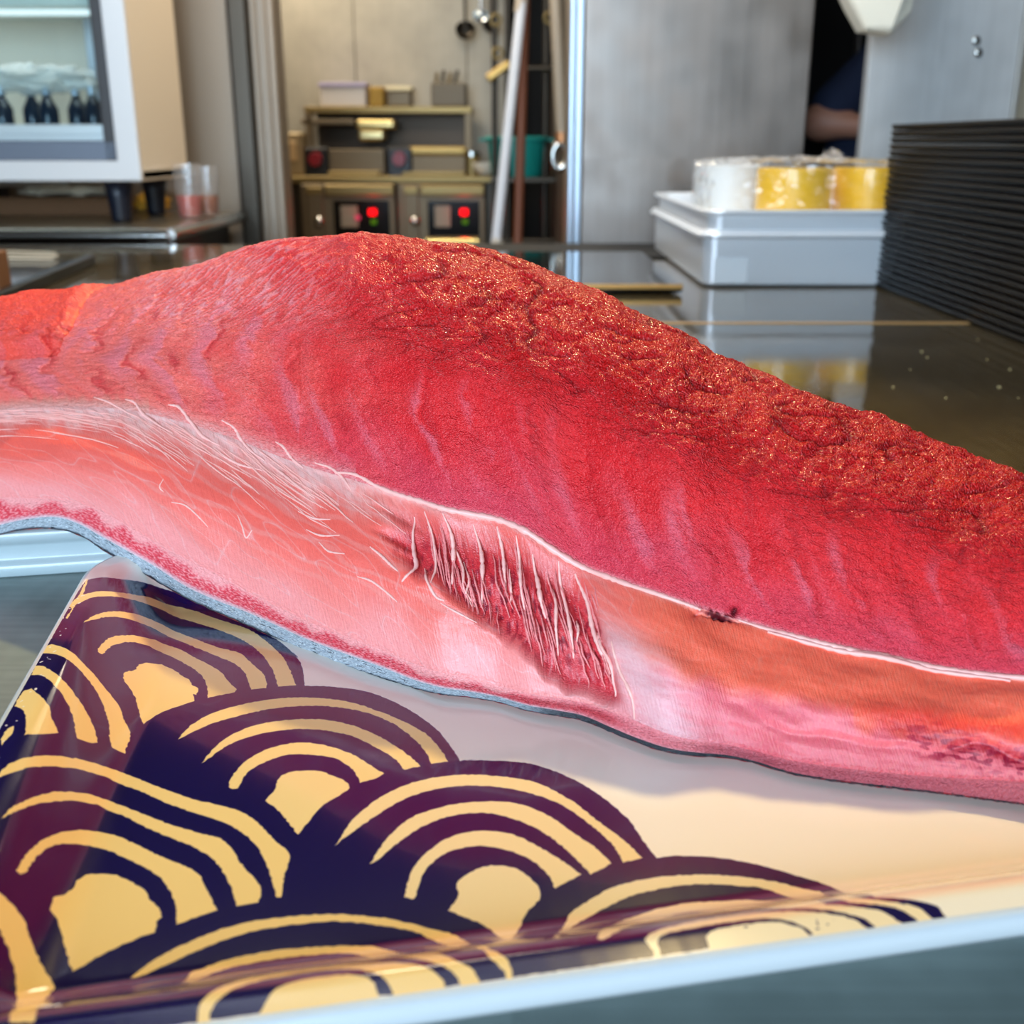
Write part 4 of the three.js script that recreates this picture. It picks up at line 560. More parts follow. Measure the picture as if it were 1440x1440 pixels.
  placesX.forEach((x, k) => {
    let b;
    if (!first) { b = first = thing('dark_bottle', 'rightmost dark blue bottle standing inside the display fridge', 'bottle', [x, bot, zf - 0.11], 'small bottles inside the display fridge'); part('bottle_body', lathe(shape, 20), bottleM, b); part('cap', cyl(0.0125, 0.0125, 0.022, 0, 0.104, 0, 16), capM, b); }
    else { b = first.clone(); b.name = numbered('dark_bottle'); scene.add(b); b.userData.label = ['', 'second', 'third', 'fourth', 'fifth', 'sixth', 'seventh'][k] + ' dark blue bottle from the right inside the display fridge'; b.position.set(x, bot, zf - 0.11 - (k % 2) * 0.05); }
  });
  const bag = thing('plastic_bag', 'crumpled clear bag lying on the bottles inside the display fridge', 'bag', [gx - 0.26, bot + 0.108, zf - 0.15]);
  part('film', grid(70, 30, (u, v) => { const a = u * 6.2832, b = v * Math.PI, r = 1 + 0.28 * n3(Math.cos(a) * 2, Math.sin(a) * 2, v * 5) + 0.14 * n3(Math.cos(a) * 6, v * 13, Math.sin(a) * 6); return { p: [0.17 * r * Math.sin(b) * Math.cos(a), 0.035 * r * Math.cos(b) + 0.028, 0.08 * r * Math.sin(b) * Math.sin(a)] }; }), new THREE.MeshPhysicalMaterial({ color: '#f4f8fa', roughness: 0.15, transmission: 0.6, thickness: 0 }), bag);
}
{ // things on the table under and beside the fridge
  const zt = -3.78;
  const bx = (n, label, a, b, m, cat) => { const o = thing(n, label, cat); part('box_body', span(a, b, 0.004), m, o); part('lid_flap', [span([a[0] - 0.004, b[1], a[2] - 0.002], [b[0] + 0.004, b[1] + 0.006, b[2] + 0.004], 0.001)], m, o); return o; };
  bx('cardboard_box', 'low brown cardboard box on the steel table under the display fridge', [-1.62, TY + 0.001, zt - 0.02], [-1.26, TY + 0.05, zt + 0.2], mat('#6b4a2c', 0.8), 'box');
  bx('cardboard_box', 'dark box on the steel table at the left edge under the display fridge', [-2.0, TY + 0.001, zt], [-1.66, TY + 0.075, zt + 0.18], mat('#241d1c', 0.7), 'box');
  const cloth = (label, x, y, z, sx, sy, sz, m) => { const o = thing('cloth', label, 'cloth', [x, y, z]); part('folded_cloth', grid(48, 24, (u, v) => { const a = u * 6.2832, b = v * Math.PI, r = 1 + 0.22 * n3(Math.cos(a) * 2, Math.sin(a) * 2, v * 4); return { p: [sx * r * Math.sin(b) * Math.cos(a), sy * (Math.max(Math.cos(b), -0.6) * r + 0.75), sz * r * Math.sin(b) * Math.sin(a)] }; }), m, o); };
  cloth('cream cloth lying on the brown box under the display fridge', -1.42, TY + 0.0575, zt + 0.09, 0.15, 0.02, 0.08, mat('#d8cdb4', 0.9));
  cloth('yellow cloth between the feet of the display fridge', [-1.1989,.9711,-3.8][0], TY + 0.003, -3.8, 0.055, 0.035, 0.045, mat('#c8962c', 0.9));
  const cup = (label, p, liquid, h) => { const o = thing('plastic_tumbler', label, 'cup', [p[0], TY, p[2]]); part('cup_wall', lathe([[0.001, 0.002], [0.032, 0.002], [0.034, 0.004], [0.042, h], [0.0412, h], [0.033, 0.006], [0.001, 0.005]], 32), new THREE.MeshPhysicalMaterial({ color: '#ffffff', roughness: 0.05, transmission: 0.96, thickness: 0 }), o); part('drink', lathe([[0.001, 0.006], [0.0325, 0.006], [0.036, h * 0.42], [0.001, h * 0.42]], 28), mat(liquid, 0.2), o); };
  cup('clear plastic tumbler with brown drink standing at the table corner', [-.9563,.93,-3.5746], '#8a4a22', 0.15);
  cup('clear plastic tumbler with reddish drink nearest the display fridge foot', [-.9838,.93,-3.472], '#a8483c', 0.16);
}
// ---------------------------------------------------------------- steel fridge, right panel, dark gap
{
  const a = [.1473,1.1506,-3], b = [.7581,1.3049,-3], zf = -3.0;
  const f = thing('steel_refrigerator', 'tall brushed steel refrigerator door filling the middle of the background', 'fridge');
  part('cabinet_body', span([a[0] + 0.02, 0.02, -3.7], [b[0], 2.3, zf - 0.06]), steelDull, f);
  const dg = new THREE.PlaneGeometry(1, 1); dg.dispose();
  const door = part('door', uvWorld(span([a[0] + 0.035, 0.12, zf - 0.055], [b[0], 2.25, zf], 0.006)), steel, f);
  part('door_edge', [span([a[0], 0.12, zf - 0.06], [a[0] + 0.012, 2.25, zf + 0.002], 0.003), span([a[0] + 0.016, 0.12, zf - 0.06], [a[0] + 0.033, 2.25, zf + 0.0], 0.003)], mat('#c8d6e4', 0.3, 0.8), f);
  const c = [.8926,1.2862,-2.96], d = [1.264,1.3029,-2.96];
  const p = thing('steel_cabinet', 'bluish brushed steel cabinet side with two bolts behind the black trays', 'panel');
  part('panel_sheet', uvWorld(span([c[0], 0.02, -3.0], [d[0], 2.3, -2.96], 0.004)), steel.clone(), p);
  p.children[0].material.color.set('#ffffff'); p.children[0].material.metalness = 0.08;
  for (const [x, y] of [[1373, 57], [1376, 74]]) { const q = [[[1.1521,1.3897,-2.955]], [[1.1611,1.362,-2.955]]][y > 60 ? 1 : 0][0]; const m = part('bolt', new THREE.SphereGeometry(0.011, 16, 10).scale(1, 1, 0.5).translate(...q), chrome, p); }
  part('edge_trim', span([d[0] + 0.0005, 0.02, -3.0], [d[0] + 0.012, 2.3, -2.955], 0.003), mat('#c8c4bc', 0.4, 0.4), p);
  struct('wall_return', box(1.6, 2.6, 0.1, d[0] + 0.812, 1.3, -3.1), plaster);
  struct('wall_corridor', box(1.7, 2.6, 0.08, 1.25, 1.3, -4.4), mat('#0b0c12', 0.8));
  const post = [1.2532,1.4441,-4.3]; const po = part('steel_post', rod([post[0], 0, post[2]], [post[0], 2.59, post[2]], 0.015), mat('#5a5654', 0.4, 0.6), scene); tag(po, 'thin grey upright post in the dark gap beside the arm', 'post');
}
function uvWorld(g) { const p = g.attributes.position, u = g.attributes.uv; for (let i = 0; i < p.count; i++) u.setXY(i, p.getX(i) * 0.9 + p.getZ(i), p.getY(i) * 0.9); return g; }
{ // crumbs on the dark counter
  const g = []; for (const p of [[.5157,.9,-1.3744], [.509,.9,-1.3358], [.5765,.9,-1.3219], [.5777,.9,-1.2603], [.5222,.9,-1.1108], [.4474,.9,-1.1108], [.4621,.9,-1.2603], [.6223,.9,-1.4637], [.5243,.9,-1.1628], [.5608,.9,-1.8036], [.4102,.9,-1.1628]]) { const s = 0.0006 + 0.0009 * rnd(), c = new THREE.IcosahedronGeometry(s, 0).scale(1 + rnd(), 0.6, 1 + rnd()).rotateY(rnd() * 6); c.translate(p[0], YC + s * 0.55, p[2]); g.push(c); }
  tag(part('crumbs', g, mat('#d8c890', 0.6), scene), 'tiny pale crumbs scattered over the dark counter at the right', 'crumbs', null, 'stuff');
}
// ---------------------------------------------------------------- cook in the gap
{
  const skin = mat('#b57f68', 0.5), navy = mat('#14223f', 0.85), hairM = mat('#14100e', 0.7);
  const field = (bones, res, lo, size) => {                // tapered capsules joined by a smooth minimum
    const mc = new MarchingCubes(res, skin, false, false, 400000); mc.isolation = 0; const F = mc.field, k = 0.022;
    for (let z = 0; z < res; z++) for (let y = 0; y < res; y++) for (let x = 0; x < res; x++) {
      const p = [lo[0] + x / res * size, lo[1] + y / res * size, lo[2] + z / res * size]; let s = 0;
      for (const [a, b, ra, rb] of bones) { const ab = [b[0] - a[0], b[1] - a[1], b[2] - a[2]], ap = [p[0] - a[0], p[1] - a[1], p[2] - a[2]], L = ab[0] ** 2 + ab[1] ** 2 + ab[2] ** 2 || 1e-9, t = clamp((ap[0] * ab[0] + ap[1] * ab[1] + ap[2] * ab[2]) / L, 0, 1); const d = Math.hypot(ap[0] - ab[0] * t, ap[1] - ab[1] * t, ap[2] - ab[2] * t) - lerp(ra, rb, t); s += Math.exp(-clamp(d, -0.6, 0.6) / k); }
      F[x + y * res + z * res * res] = clamp(k * Math.log(s + 1e-12), -0.5, 0.5);
    }
    mc.update(); const n = mc.count, pos = Array.from(mc.positionArray.subarray(0, n * 3)), nor = Array.from(mc.normalArray.subarray(0, n * 3));
    for (let i = 0; i < pos.length; i += 3) for (let c = 0; c < 3; c++) pos[i + c] = lo[c] + (pos[i + c] + 1) / 2 * size;
    const g = new THREE.BufferGeometry(); g.setAttribute('position', new THREE.Float32BufferAttribute(pos, 3)); g.setAttribute('normal', new THREE.Float32BufferAttribute(nor, 3)); return g;
  };
  const E = [.9383,1.2082,-3.55], S = [1.16, 1.42, -3.62], Wr = [1.1341,1.1824,-3.42], cx = 1.22, cz = -3.68;
  const p = thing('person', 'person in a navy t-shirt with a bent elbow showing in the dark gap', 'person', [0, 0, 0]);
  const q = (a, b, t) => [lerp(a[0], b[0], t), lerp(a[1], b[1], t), lerp(a[2], b[2], t)];
  const S2 = [1.42, 1.42, -3.66], E2 = [1.5, 1.18, -3.58], W2 = [1.42, 1.10, -3.5];
  const arm = (s, e, w) => { const h = q(e, w, 1.0), dir = q([0, 0, 0], [w[0] - e[0], w[1] - e[1], w[2] - e[2]], 1), L = Math.hypot(...dir), u = dir.map((x) => x / L); const b = [[s, e, 0.052, 0.040], [e, w, 0.041, 0.027], [w, [w[0] + u[0] * 0.08, w[1] + u[1] * 0.08, w[2] + u[2] * 0.08], 0.026, 0.032]]; for (let k = 0; k < 4; k++) { const o = (k - 1.5) * 0.017, a = [w[0] + u[0] * 0.085, w[1] + u[1] * 0.085 + o, w[2] + u[2] * 0.085]; b.push([a, [a[0] + u[0] * 0.075, a[1] + u[1] * 0.075 - 0.012, a[2] + u[2] * 0.075], 0.0095, 0.008]); } b.push([[w[0] + u[0] * 0.03, w[1] + 0.02, w[2] + 0.01], [w[0] + u[0] * 0.07, w[1] + 0.055, w[2] + 0.015], 0.011, 0.009]); return b; };
  const body = field([
    [[cx + 0.07, 0.95, cz], [cx + 0.07, 1.2, cz], 0.135, 0.13], [[cx + 0.03, 1.34, cz], [cx + 0.13, 1.34, cz], 0.125, 0.125], [[cx + 0.07, 1.42, cz], [cx + 0.07, 1.54, cz], 0.06, 0.055], [[cx + 0.07, 1.62, cz + 0.01], [cx + 0.07, 1.68, cz], 0.075, 0.088], [[cx + 0.07, 1.635, cz + 0.1], [cx + 0.07, 1.66, cz + 0.085], 0.013, 0.01],
    ...arm(S, E, Wr), ...arm(S2, E2, W2),
    [[cx - 0.02, 0.92, cz], [cx - 0.03, 0.5, cz + 0.02], 0.085, 0.056], [[cx - 0.03, 0.5, cz + 0.02], [cx - 0.03, 0.08, cz], 0.055, 0.036], [[cx - 0.03, 0.045, cz - 0.02], [cx - 0.03, 0.04, cz + 0.15], 0.04, 0.033],
    [[cx + 0.16, 0.92, cz], [cx + 0.17, 0.5, cz + 0.02], 0.085, 0.056], [[cx + 0.17, 0.5, cz + 0.02], [cx + 0.17, 0.08, cz], 0.055, 0.036], [[cx + 0.17, 0.045, cz - 0.02], [cx + 0.17, 0.04, cz + 0.15], 0.04, 0.033],
  ], 120, [cx - 0.85, -0.02, cz - 0.85], 1.84);
  part('body', body, skin, p);
  const shirt = field([
    [[cx + 0.07, 0.9, cz], [cx + 0.07, 1.2, cz], 0.15, 0.143], [[cx + 0.03, 1.34, cz], [cx + 0.13, 1.34, cz], 0.137, 0.137], [[cx + 0.07, 1.44, cz], [cx + 0.07, 1.45, cz], 0.075, 0.07],
    [S, q(S, E, 0.8), 0.068, 0.072], [S2, q(S2, E2, 0.7), 0.068, 0.066], [[cx - 0.14, 1.12, cz + 0.06], [cx - 0.1, 0.85, cz + 0.05], 0.1, 0.13],
  ], 96, [cx - 0.6, 0.6, cz - 0.6], 1.2);
  part('t_shirt', shirt, navy, p);
  part('trousers', field([[[cx + 0.07, 0.93, cz], [cx + 0.07, 0.95, cz], 0.14, 0.14], [[cx - 0.02, 0.92, cz], [cx - 0.03, 0.5, cz + 0.02], 0.1, 0.072], [[cx - 0.03, 0.5, cz + 0.02], [cx - 0.03, 0.1, cz], 0.07, 0.055], [[cx + 0.16, 0.92, cz], [cx + 0.17, 0.5, cz + 0.02], 0.1, 0.072], [[cx + 0.17, 0.5, cz + 0.02], [cx + 0.17, 0.1, cz], 0.07, 0.055]], 72, [cx - 0.55, 0.0, cz - 0.55], 1.1), navy, p);
  part('hair', field([[[cx + 0.07, 1.69, cz - 0.02], [cx + 0.07, 1.71, cz - 0.02], 0.093, 0.09]], 40, [cx - 0.1, 1.52, cz - 0.19], 0.34), hairM, p);
}
{ // cream cloth hanging from a hook at the top
  const a = [.8132,1.5723,-2.75], o = thing('hanging_cloth', 'cream folded cloth hanging at the top edge over the steel panel', 'cloth', [a[0], a[1], -2.75]);
  const px = 1 / 1544 * 2.6, L = [[-44, 150], [-42, 20], [-43, -4], [-24, -36], [-8, -60], [22, -64], [44, -40], [46, 20], [50, 150]];
  const out = L.map((p) => [p[0] * px, (p[1] - 42) * px]); const s = new THREE.Shape(out.map((p) => new THREE.Vector2(...p)));
  const g = new THREE.ExtrudeGeometry(s, { depth: 0.05, bevelEnabled: true, bevelSize: 0.012, bevelThickness: 0.02, bevelSegments: 3, steps: 3 }); const P = g.attributes.position;
  for (let i = 0; i < P.count; i++) P.setZ(i, P.getZ(i) + 0.012 * n2(P.getX(i) * 18, P.getY(i) * 12)); g.computeVertexNormals();
  part('folded_cloth', g, mat('#efe9d6', 0.85), o);
  part('fold', tube([[0.0, 0.13, 0.075], [0.01, 0.0, 0.08], [0.0, -0.09, 0.076]], 0.012), mat('#d6cfae', 0.85), o); part('corner_tab', rbox(0.02, 0.03, 0.03, -0.085, -0.07, 0.03, 0.006), mat('#dcd6b8', 0.85), o);
  const h = part('hook', [rod([0.0, 0.19, 0.03], [0.0, 2.6 - a[1], 0.03], 0.004)], chrome, o);
}
// ---------------------------------------------------------------- back kitchen
const wallSteel = mat('#d6cfc0', 0.6, 0.2, { map: steelTone }); 
const KW = -5.98;                                           // face of the steel back wall
{
  const a = [-1.1762,1.559,-5.98], b = [-.1076,1.559,-5.98];
  const w = thing('splash_wall', 'wide stainless splash wall behind the cooking line, brighter at the upper left', 'panel');
  const n = 3, xs = [a[0] - 0.5, lerp(a[0], b[0], 0.36), b[0] - 0.12, b[0] + 0.1];
  for (let k = 0; k < n; k++) part('steel_sheet', uvWorld(span([xs[k] + 0.002, 0.0, KW - 0.02], [xs[k + 1] - 0.002, 2.6, KW], 0.003)), wallSteel, w);
}
const brass = mat('#8f7a4c', 0.4, 0.6), brownSteel = mat('#75664f', 0.45, 0.5);
{
  const t = [-.6258,1.3159,-5.72], l = [-1.0152,1.3159,-5.72], r = [-.1947,1.3159,-5.72];
  const s = thing('over_shelf', 'steel over-shelf on posts above the cooking line', 'shelf');
  part('shelf_board', span([l[0], t[1] - 0.03, -5.96], [r[0], t[1], -5.7], 0.004), brass, s);
  for (const x of [l[0] + 0.02, r[0] - 0.02]) part('post', span([x - 0.018, 0.95, -5.74], [x + 0.018, t[1] - 0.03, -5.70], 0.004), brownSteel, s);
  part('back_sheet', span([l[0] + 0.02, 0.97, -5.97], [r[0] - 0.02, t[1] - 0.03, -5.955]), mat('#4c4034', 0.45, 0.6), s);
  const m1 = [-1.0328,1.2574,-5.74], m2 = [-.7713,1.2342,-5.74]; part('mid_rail', span([m1[0], m2[1] - 0.0, -5.9], [m2[0], m1[1], -5.70], 0.004), brownSteel, s);
  const top = t[1];
  const put = (name, label, cat, x0, x1, yt, m, d = 0.18) => { const A = [0, 0, 0]; const o = thing(name, label, cat); part(name.split('_').pop() + '_body', span([x0, top + 0.001, -5.9], [x1, yt, -5.9 + d], 0.008), m, o); return o; };
  const X = (p) => p[0];
  const o1 = put('storage_box', 'white plastic box on the over-shelf', 'box', X([-.9351,1.3809,-5.72]), X([-.7134,1.3809,-5.72]), [-.8299,1.4068,-5.72][1], mat('#e8e0d8', 0.5)); part('box_lid', span([X([-.942,1.3809,-5.72]), [-.8299,1.4068,-5.72][1], -5.902], [X([-.7065,1.3809,-5.72]), [-.8289,1.4261,-5.72][1], -5.715], 0.004), mat('#b8aed0', 0.4), o1);
  put('mustard_box', 'mustard coloured box beside the white box on the over-shelf', 'box', X([-.6961,1.3809,-5.72]), X([-.6268,1.3809,-5.72]), [-.8299,1.4068,-5.72][1], mat('#b08a30', 0.6));
  const o3 = put('food_container', 'small steel container on the over-shelf', 'container', X([-.6061,1.3809,-5.72]), X([-.4952,1.3809,-5.72]), [-.5539,1.3874,-5.72][1], brownSteel); part('container_lid', span([X([-.6165,1.3809,-5.72]), [-.5539,1.3874,-5.72][1], -5.905], [X([-.4849,1.3809,-5.72]), [-.5532,1.41,-5.72][1], -5.71], 0.005), mat('#c9b68c', 0.4, 0.4), o3);
  const o4 = put('utensil_bin', 'steel bin with utensils sticking out on the over-shelf', 'bin', X([-.3948,1.3809,-5.72]), X([-.2251,1.3809,-5.72]), [-.3109,1.4261,-5.72][1], mat('#6f6350', 0.5, 0.3));
  for (let k = 0; k < 4; k++) { const q = [-.3782,1.43,-5.8]; part('utensil', rod([q[0] + 0.03 * k, q[1] - 0.01, -5.82], [q[0] + 0.034 * k + 0.01, q[1] + 0.045 + 0.01 * (k % 2), -5.8], 0.008), k % 2 ? steelDark : brass, o4); }
}
{ // counter line with two fryers
  const ct = [-.6134,.9961,-5.5], l = [-1.1591,.9896,-5.5], r = [-.0682,.9896,-5.5], y = ct[1];
  const c = thing('cooking_counter', 'steel counter of the cooking line under the over-shelf', 'counter');
  part('countertop', span([l[0], y - 0.03, -5.95], [r[0], y, -5.5], 0.006), brass, c);
  part('back_box', span([l[0] + 0.02, 0.02, -5.95], [r[0] - 0.02, y - 0.03, -5.58]), steelDark, c);
  const unit = (x0, x1, label, hasPink) => {
    const f = thing('counter_oven', label, 'oven', [0, 0, 0], null), z = -5.47, yt = y - 0.034, W = x1 - x0, yb = 0.55;
    part('oven_body', span([x0, yb, -5.575], [x1, yt, z - 0.01], 0.008), brownSteel, f);
    part('top_trim', span([x0 + W * 0.26, yt - 0.055, z - 0.01], [x1, yt - 0.004, z + 0.016], 0.01), brass, f);
    const lid = part('side_door', span([x0 + 0.03, yb + 0.02, z - 0.012], [x0 + W * 0.24, yt - 0.03, z + 0.008], 0.006), brownSteel, f);
    part('door_knob', new THREE.SphereGeometry(0.024, 18, 12).translate(x0 + W * 0.2, yt - 0.17, z + 0.024), chrome, lid);
    part('door_cap', span([x0 + 0.03, yt - 0.05, z - 0.0], [x0 + W * 0.24, yt - 0.012, z + 0.014], 0.008), brass, lid);
    part('control_window', span([x0 + W * 0.34, yt - 0.28, z - 0.012], [x1 - W * 0.06, yt - 0.075, z - 0.004], 0.004), mat('#0c0a08', 0.15), f);
    part('label_plate', span([x0 + W * 0.42, yt - 0.2, z - 0.006], [x0 + W * 0.6, yt - 0.1, z - 0.001], 0.003), mat('#9b8f78', 0.5), f);
    part('lower_handle', rod([x0 + W * 0.32, yt - 0.265, z + 0.015], [x1 - W * 0.08, yt - 0.265, z + 0.015], 0.02), mat('#d8bd78', 0.25, 0.9), f);
    const led = (n, col, x, yy, s, e) => { const m = new THREE.MeshStandardMaterial({ color: '#200000', emissive: new THREE.Color(col), emissiveIntensity: e }); part(n, rbox(s, s * 0.8, 0.01, x, yy, z + 0.006, 0.004), m, f); };
    led('red_lamp', '#ff0810', x0 + W * 0.76, yt - 0.13, 0.036, 3.0); led('green_lamp', '#4c9a10', x0 + W * 0.77, yt - 0.175, 0.028, 0.5); if (hasPink) led('pink_lamp', '#ff5070', x0 + W * 0.6, yt - 0.155, 0.026, 0.7);
    const pl = new THREE.PointLight('#ff0810', 0.02, 0.6); pl.name = 'red_lamp_glow'; pl.position.set(x0 + W * 0.76, yt - 0.13, z + 0.03); scene.add(pl);
  };
  const a0 = [-1.0154,.826,-5.48][0], a1 = [-.5626,.826,-5.48][0], b0 = [-.5489,.826,-5.48][0], b1 = [-.1304,.826,-5.48][0];
  unit(a0, a1, 'left steel oven with a red and a pink indicator lamp', true); unit(b0, b1, 'right steel oven with one red indicator lamp', false);
  // appliances standing on the counter
  const dv = thing('warmer_cabinet', 'small beige appliance at the left end of the cooking counter', 'appliance');
  const d0 = [-1.1174,1.1966,-5.6], d1 = [-1.0125,1.0033,-5.6]; part('cabinet_body', span([d0[0], y, -5.8], [d1[0], d0[1], -5.6], 0.015), mat('#a08c68', 0.45, 0.3), dv); part('face_plate', span([d0[0] + 0.02, y + 0.07, -5.605], [d1[0] - 0.03, d0[1] - 0.04, -5.59], 0.006), mat('#c9a878', 0.5), dv);
  const g1 = thing('griddle_guard', 'grey steel guard panel standing left of centre on the cooking counter', 'panel'); const e0 = [-.8964,1.1182,-5.65], e1 = [-.6264,.9986,-5.65]; part('guard_sheet', span([e0[0], y, -5.68], [e1[0], e0[1], -5.65], 0.004), brownSteel, g1); part('guard_foot', span([e0[0] + 0.005, y, -5.68], [e1[0] - 0.012, y + 0.022, -5.56], 0.006), brass, g1);
  const g2 = thing('steamer_box', 'shiny steel steamer box with bright lid right of centre on the cooking counter', 'steamer'); const h0 = [-.5042,1.1315,-5.62], h1 = [-.2264,.9861,-5.62]; part('box_body', span([h0[0], y, -5.9], [h1[0], h0[1] - 0.04, -5.62], 0.01), mat('#83735a', 0.5, 0.3), g2); part('box_lid', span([h0[0] - 0.005, h0[1] - 0.04, -5.9], [h1[0] + 0.005, h0[1], -5.61], 0.014), mat('#b89c5c', 0.4, 0.4), g2); part('front_lip', span([h0[0] - 0.03, y, -5.62], [h1[0], y + 0.02, -5.57], 0.006), brass, g2);
  const hd = thing('pan_stack', 'two bright shallow pans hanging under the over-shelf rail', 'pan'); const k0 = [-.7595,1.2559,-5.66], k1 = [-.5677,1.2102,-5.66], k2 = [-.6216,1.1577,-5.66]; part('upper_pan', span([k0[0], k1[1], -5.82], [k1[0], k0[1], -5.66], 0.016), mat('#c8b178', 0.3, 0.9), hd); part('lower_pan', span([k0[0] + 0.01, k2[1], -5.8], [k2[0], k1[1], -5.66], 0.016), mat('#d8c690', 0.28, 0.9), hd);
  const knob = (p, label) => { const o = thing('control_knob', label, 'knob', p); part('knob_cap', cyl(0.03, 0.034, 0.04, 0, 0, 0, 24).rotateX(Math.PI / 2), mat('#8a1420', 0.35), o); part('knob_plate', rbox(0.12, 0.15, 0.06, 0, -0.02, -0.052, 0.01), mat('#100c0b', 0.4), o); part('knob_stand', rbox(0.1, p[1] - y - 0.09, 0.05, 0, -(p[1] - y + 0.09) / 2 , -0.055, 0.006), mat('#100c0b', 0.4), o); };
  knob([-.9566,1.0726,-5.6], 'left red knob on a black block on the cooking counter'); knob([-.5451,1.0732,-5.56], 'right red knob on a black block between guard and steamer');
  const bowl = thing('white_bowl', 'small white bowl at the right end of the cooking counter', 'bowl', [[-.125,.9867,-5.6][0], y, -5.6]); part('bowl_body', lathe([[0.001, 0.004], [0.03, 0.002], [0.06, 0.03], [0.07, 0.062], [0.066, 0.06], [0.054, 0.03], [0.001, 0.012]], 28), mat('#e8e2d4', 0.4), bowl);
  const jar = thing('spice_jar', 'brass lidded jar beside the white bowl on the cooking counter', 'jar', [[-.1972,.9843,-5.68][0], y, -5.68]); part('jar_body', cyl(0.04, 0.04, 0.09, 0, 0.045, 0), brass, jar); part('jar_lid', cyl(0.042, 0.042, 0.02, 0, 0.1, 0), chrome, jar);
}
{ // ladles on a hook rail, top
  const r = thing('utensil_rail', 'dark rail with hanging ladles at the upper right of the splash wall', 'rail'); const a = [-.2767,1.9379,-5.9], b = [-.0692,1.9379,-5.9];
  part('rail_bar', rod([a[0], a[1], -5.9], [b[0], b[1], -5.9], 0.012), steelDark, r);
  const lad = (p, len, rr, label, m) => { const o = thing('ladle', label, 'ladle', [p[0], a[1], -5.86]); part('handle', rod([0, 0.01, 0], [0, -len, 0], 0.008), m, o); part('ladle_bowl', new THREE.SphereGeometry(rr, 24, 12, 0, 6.2832, Math.PI / 2, Math.PI / 2).rotateX(0.9).translate(0, -len, 0.01), m, o); };
  lad([-.2284,1.8072,-5.86], 0.26, 0.05, 'large dark ladle hanging left on the rail', steelDark); lad([-.1523,1.8072,-5.86], 0.2, 0.04, 'bright ladle hanging in the middle of the rail', chrome); lad([-.1038,1.8072,-5.86], 0.24, 0.04, 'dark ladle hanging at the right end of the rail', steelDark);
}
{ // poles, mop and teal tub in the doorway
  const pole = (name, label, cat, a, b, r, m, r2) => { const o = thing(name, label, cat); part('handle', rod(a, b, r, r2 || r), m, o); return o; };
  const w = pole('broom', 'white broom handle leaning across the kitchen doorway', 'broom', [-.0611,.7677,-3.7], [.0375,1.6321,-3.76], 0.0165, mat('#d8dade', 0.4));
  part('grip', rod([.0245,1.5348,-3.757], [.0375,1.6361,-3.76], 0.0195), mat('#b8aa96', 0.5), w); part('lower_sleeve', rod([-.0635,.7677,-3.7], [-.0467,.8497,-3.705], 0.0195), mat('#c8bfae', 0.5), w);
  const fl = (o, x, z, ytop, m) => { part('shaft', rod([x, 0.16, z], [x, ytop, z], 0.014), m, o); part('broom_head', rbox(0.28, 0.12, 0.05, x, 0.1, z, 0.02), m, o); };
  const bA = [-.0611,.7677,-3.7]; fl(w, bA[0], bA[2], bA[1], mat('#d8dade', 0.4));
  const br = pole('mop', 'brown wooden mop handle standing beside the white broom handle', 'mop', [.0165,.7656,-3.72], [.043,1.6437,-3.85], 0.0165, mat('#6a3a22', 0.55)); const mA = [.0165,.7656,-3.72]; fl(br, mA[0], mA[2] - 0.09, mA[1], mat('#6a3a22', 0.6));
  const gp = pole('squeegee', 'pale pole hanging beside the refrigerator edge with a copper coloured fitting', 'squeegee', [.1692,1.1829,-3.95], [.1369,1.6565,-3.95], 0.02, mat('#a89a86', 0.45)); part('fitting', rod([.1692,1.1829,-3.95], [.1697,1.1508,-3.95], 0.022), mat('#c88a5c', 0.3, 0.6), gp); part('clamp', new THREE.TorusGeometry(0.03, 0.012, 10, 24).scale(0.8, 1.3, 1).translate(...[.1631,1.1047,-3.95]), chrome, gp);
  const pk = [-.0768,1.7332,-5.2], pm = [-.0184,1.7332,-5.2];
  const g = thing('steel_rack', 'upright steel rack posts with hooks in the dark corner of the kitchen', 'rack');
  for (const [x, z] of [[pk[0], -5.2], [pm[0], -5.2], [pm[0] + 0.17, -5.3], [pm[0] + 0.30, -5.2]]) part('post', rod([x, 0, z], [x, 2.58, z], 0.014), steelDark, g);
  for (const y of [0.72, 1.46, 1.86]) part('cross_bar', rod([pk[0], y, -5.2], [pm[0] + 0.30, y, -5.2], 0.012), steelDark, g);
  for (const p of [[-.0706,1.6514,-5.17], [.1626,1.6599,-5.17], [-.0619,1.518,-5.17]]) part('hook', new THREE.TorusGeometry(0.022, 0.007, 8, 20).translate(...p), brass, g);
  part('scoop', rbox(0.12, 0.035, 0.05, 0, 0, 0, 0.01).rotateZ(0.6).translate(...[-.059,1.4454,-5.16]), mat('#c8a45c', 0.4, 0.5), g);
  part('rack_board', span([pk[0] - 0.02, 0.98, -5.5], [pm[0] + 0.33, 1.0, -5.16]), steelDark, g);
  const tb = [.0228,1.1016,-5.3], t = thing('plastic_tub', 'teal plastic tub on the rack behind the mop handles', 'tub', [tb[0], 1.0, -5.33]);
  const hT = [.0223,1.1813,-5.2][1] - 1.0, teal = mat('#128a84', 0.45);
  part('tub_body', lathe([[0.001, 0.0], [0.112, 0.0], [0.118, 0.005], [0.138, hT - 0.02], [0.132, hT - 0.02], [0.113, 0.008], [0.001, 0.008]], 40), teal, t); part('tub_rim', new THREE.TorusGeometry(0.139, 0.009, 10, 48).rotateX(Math.PI / 2).translate(0, hT - 0.014, 0), mat('#2aa59c', 0.4), t);
  for (const s of [-1, 1]) part('tub_handle', rbox(0.04, 0.014, 0.07, s * 0.155, hT - 0.02, 0, 0.005), teal, t);
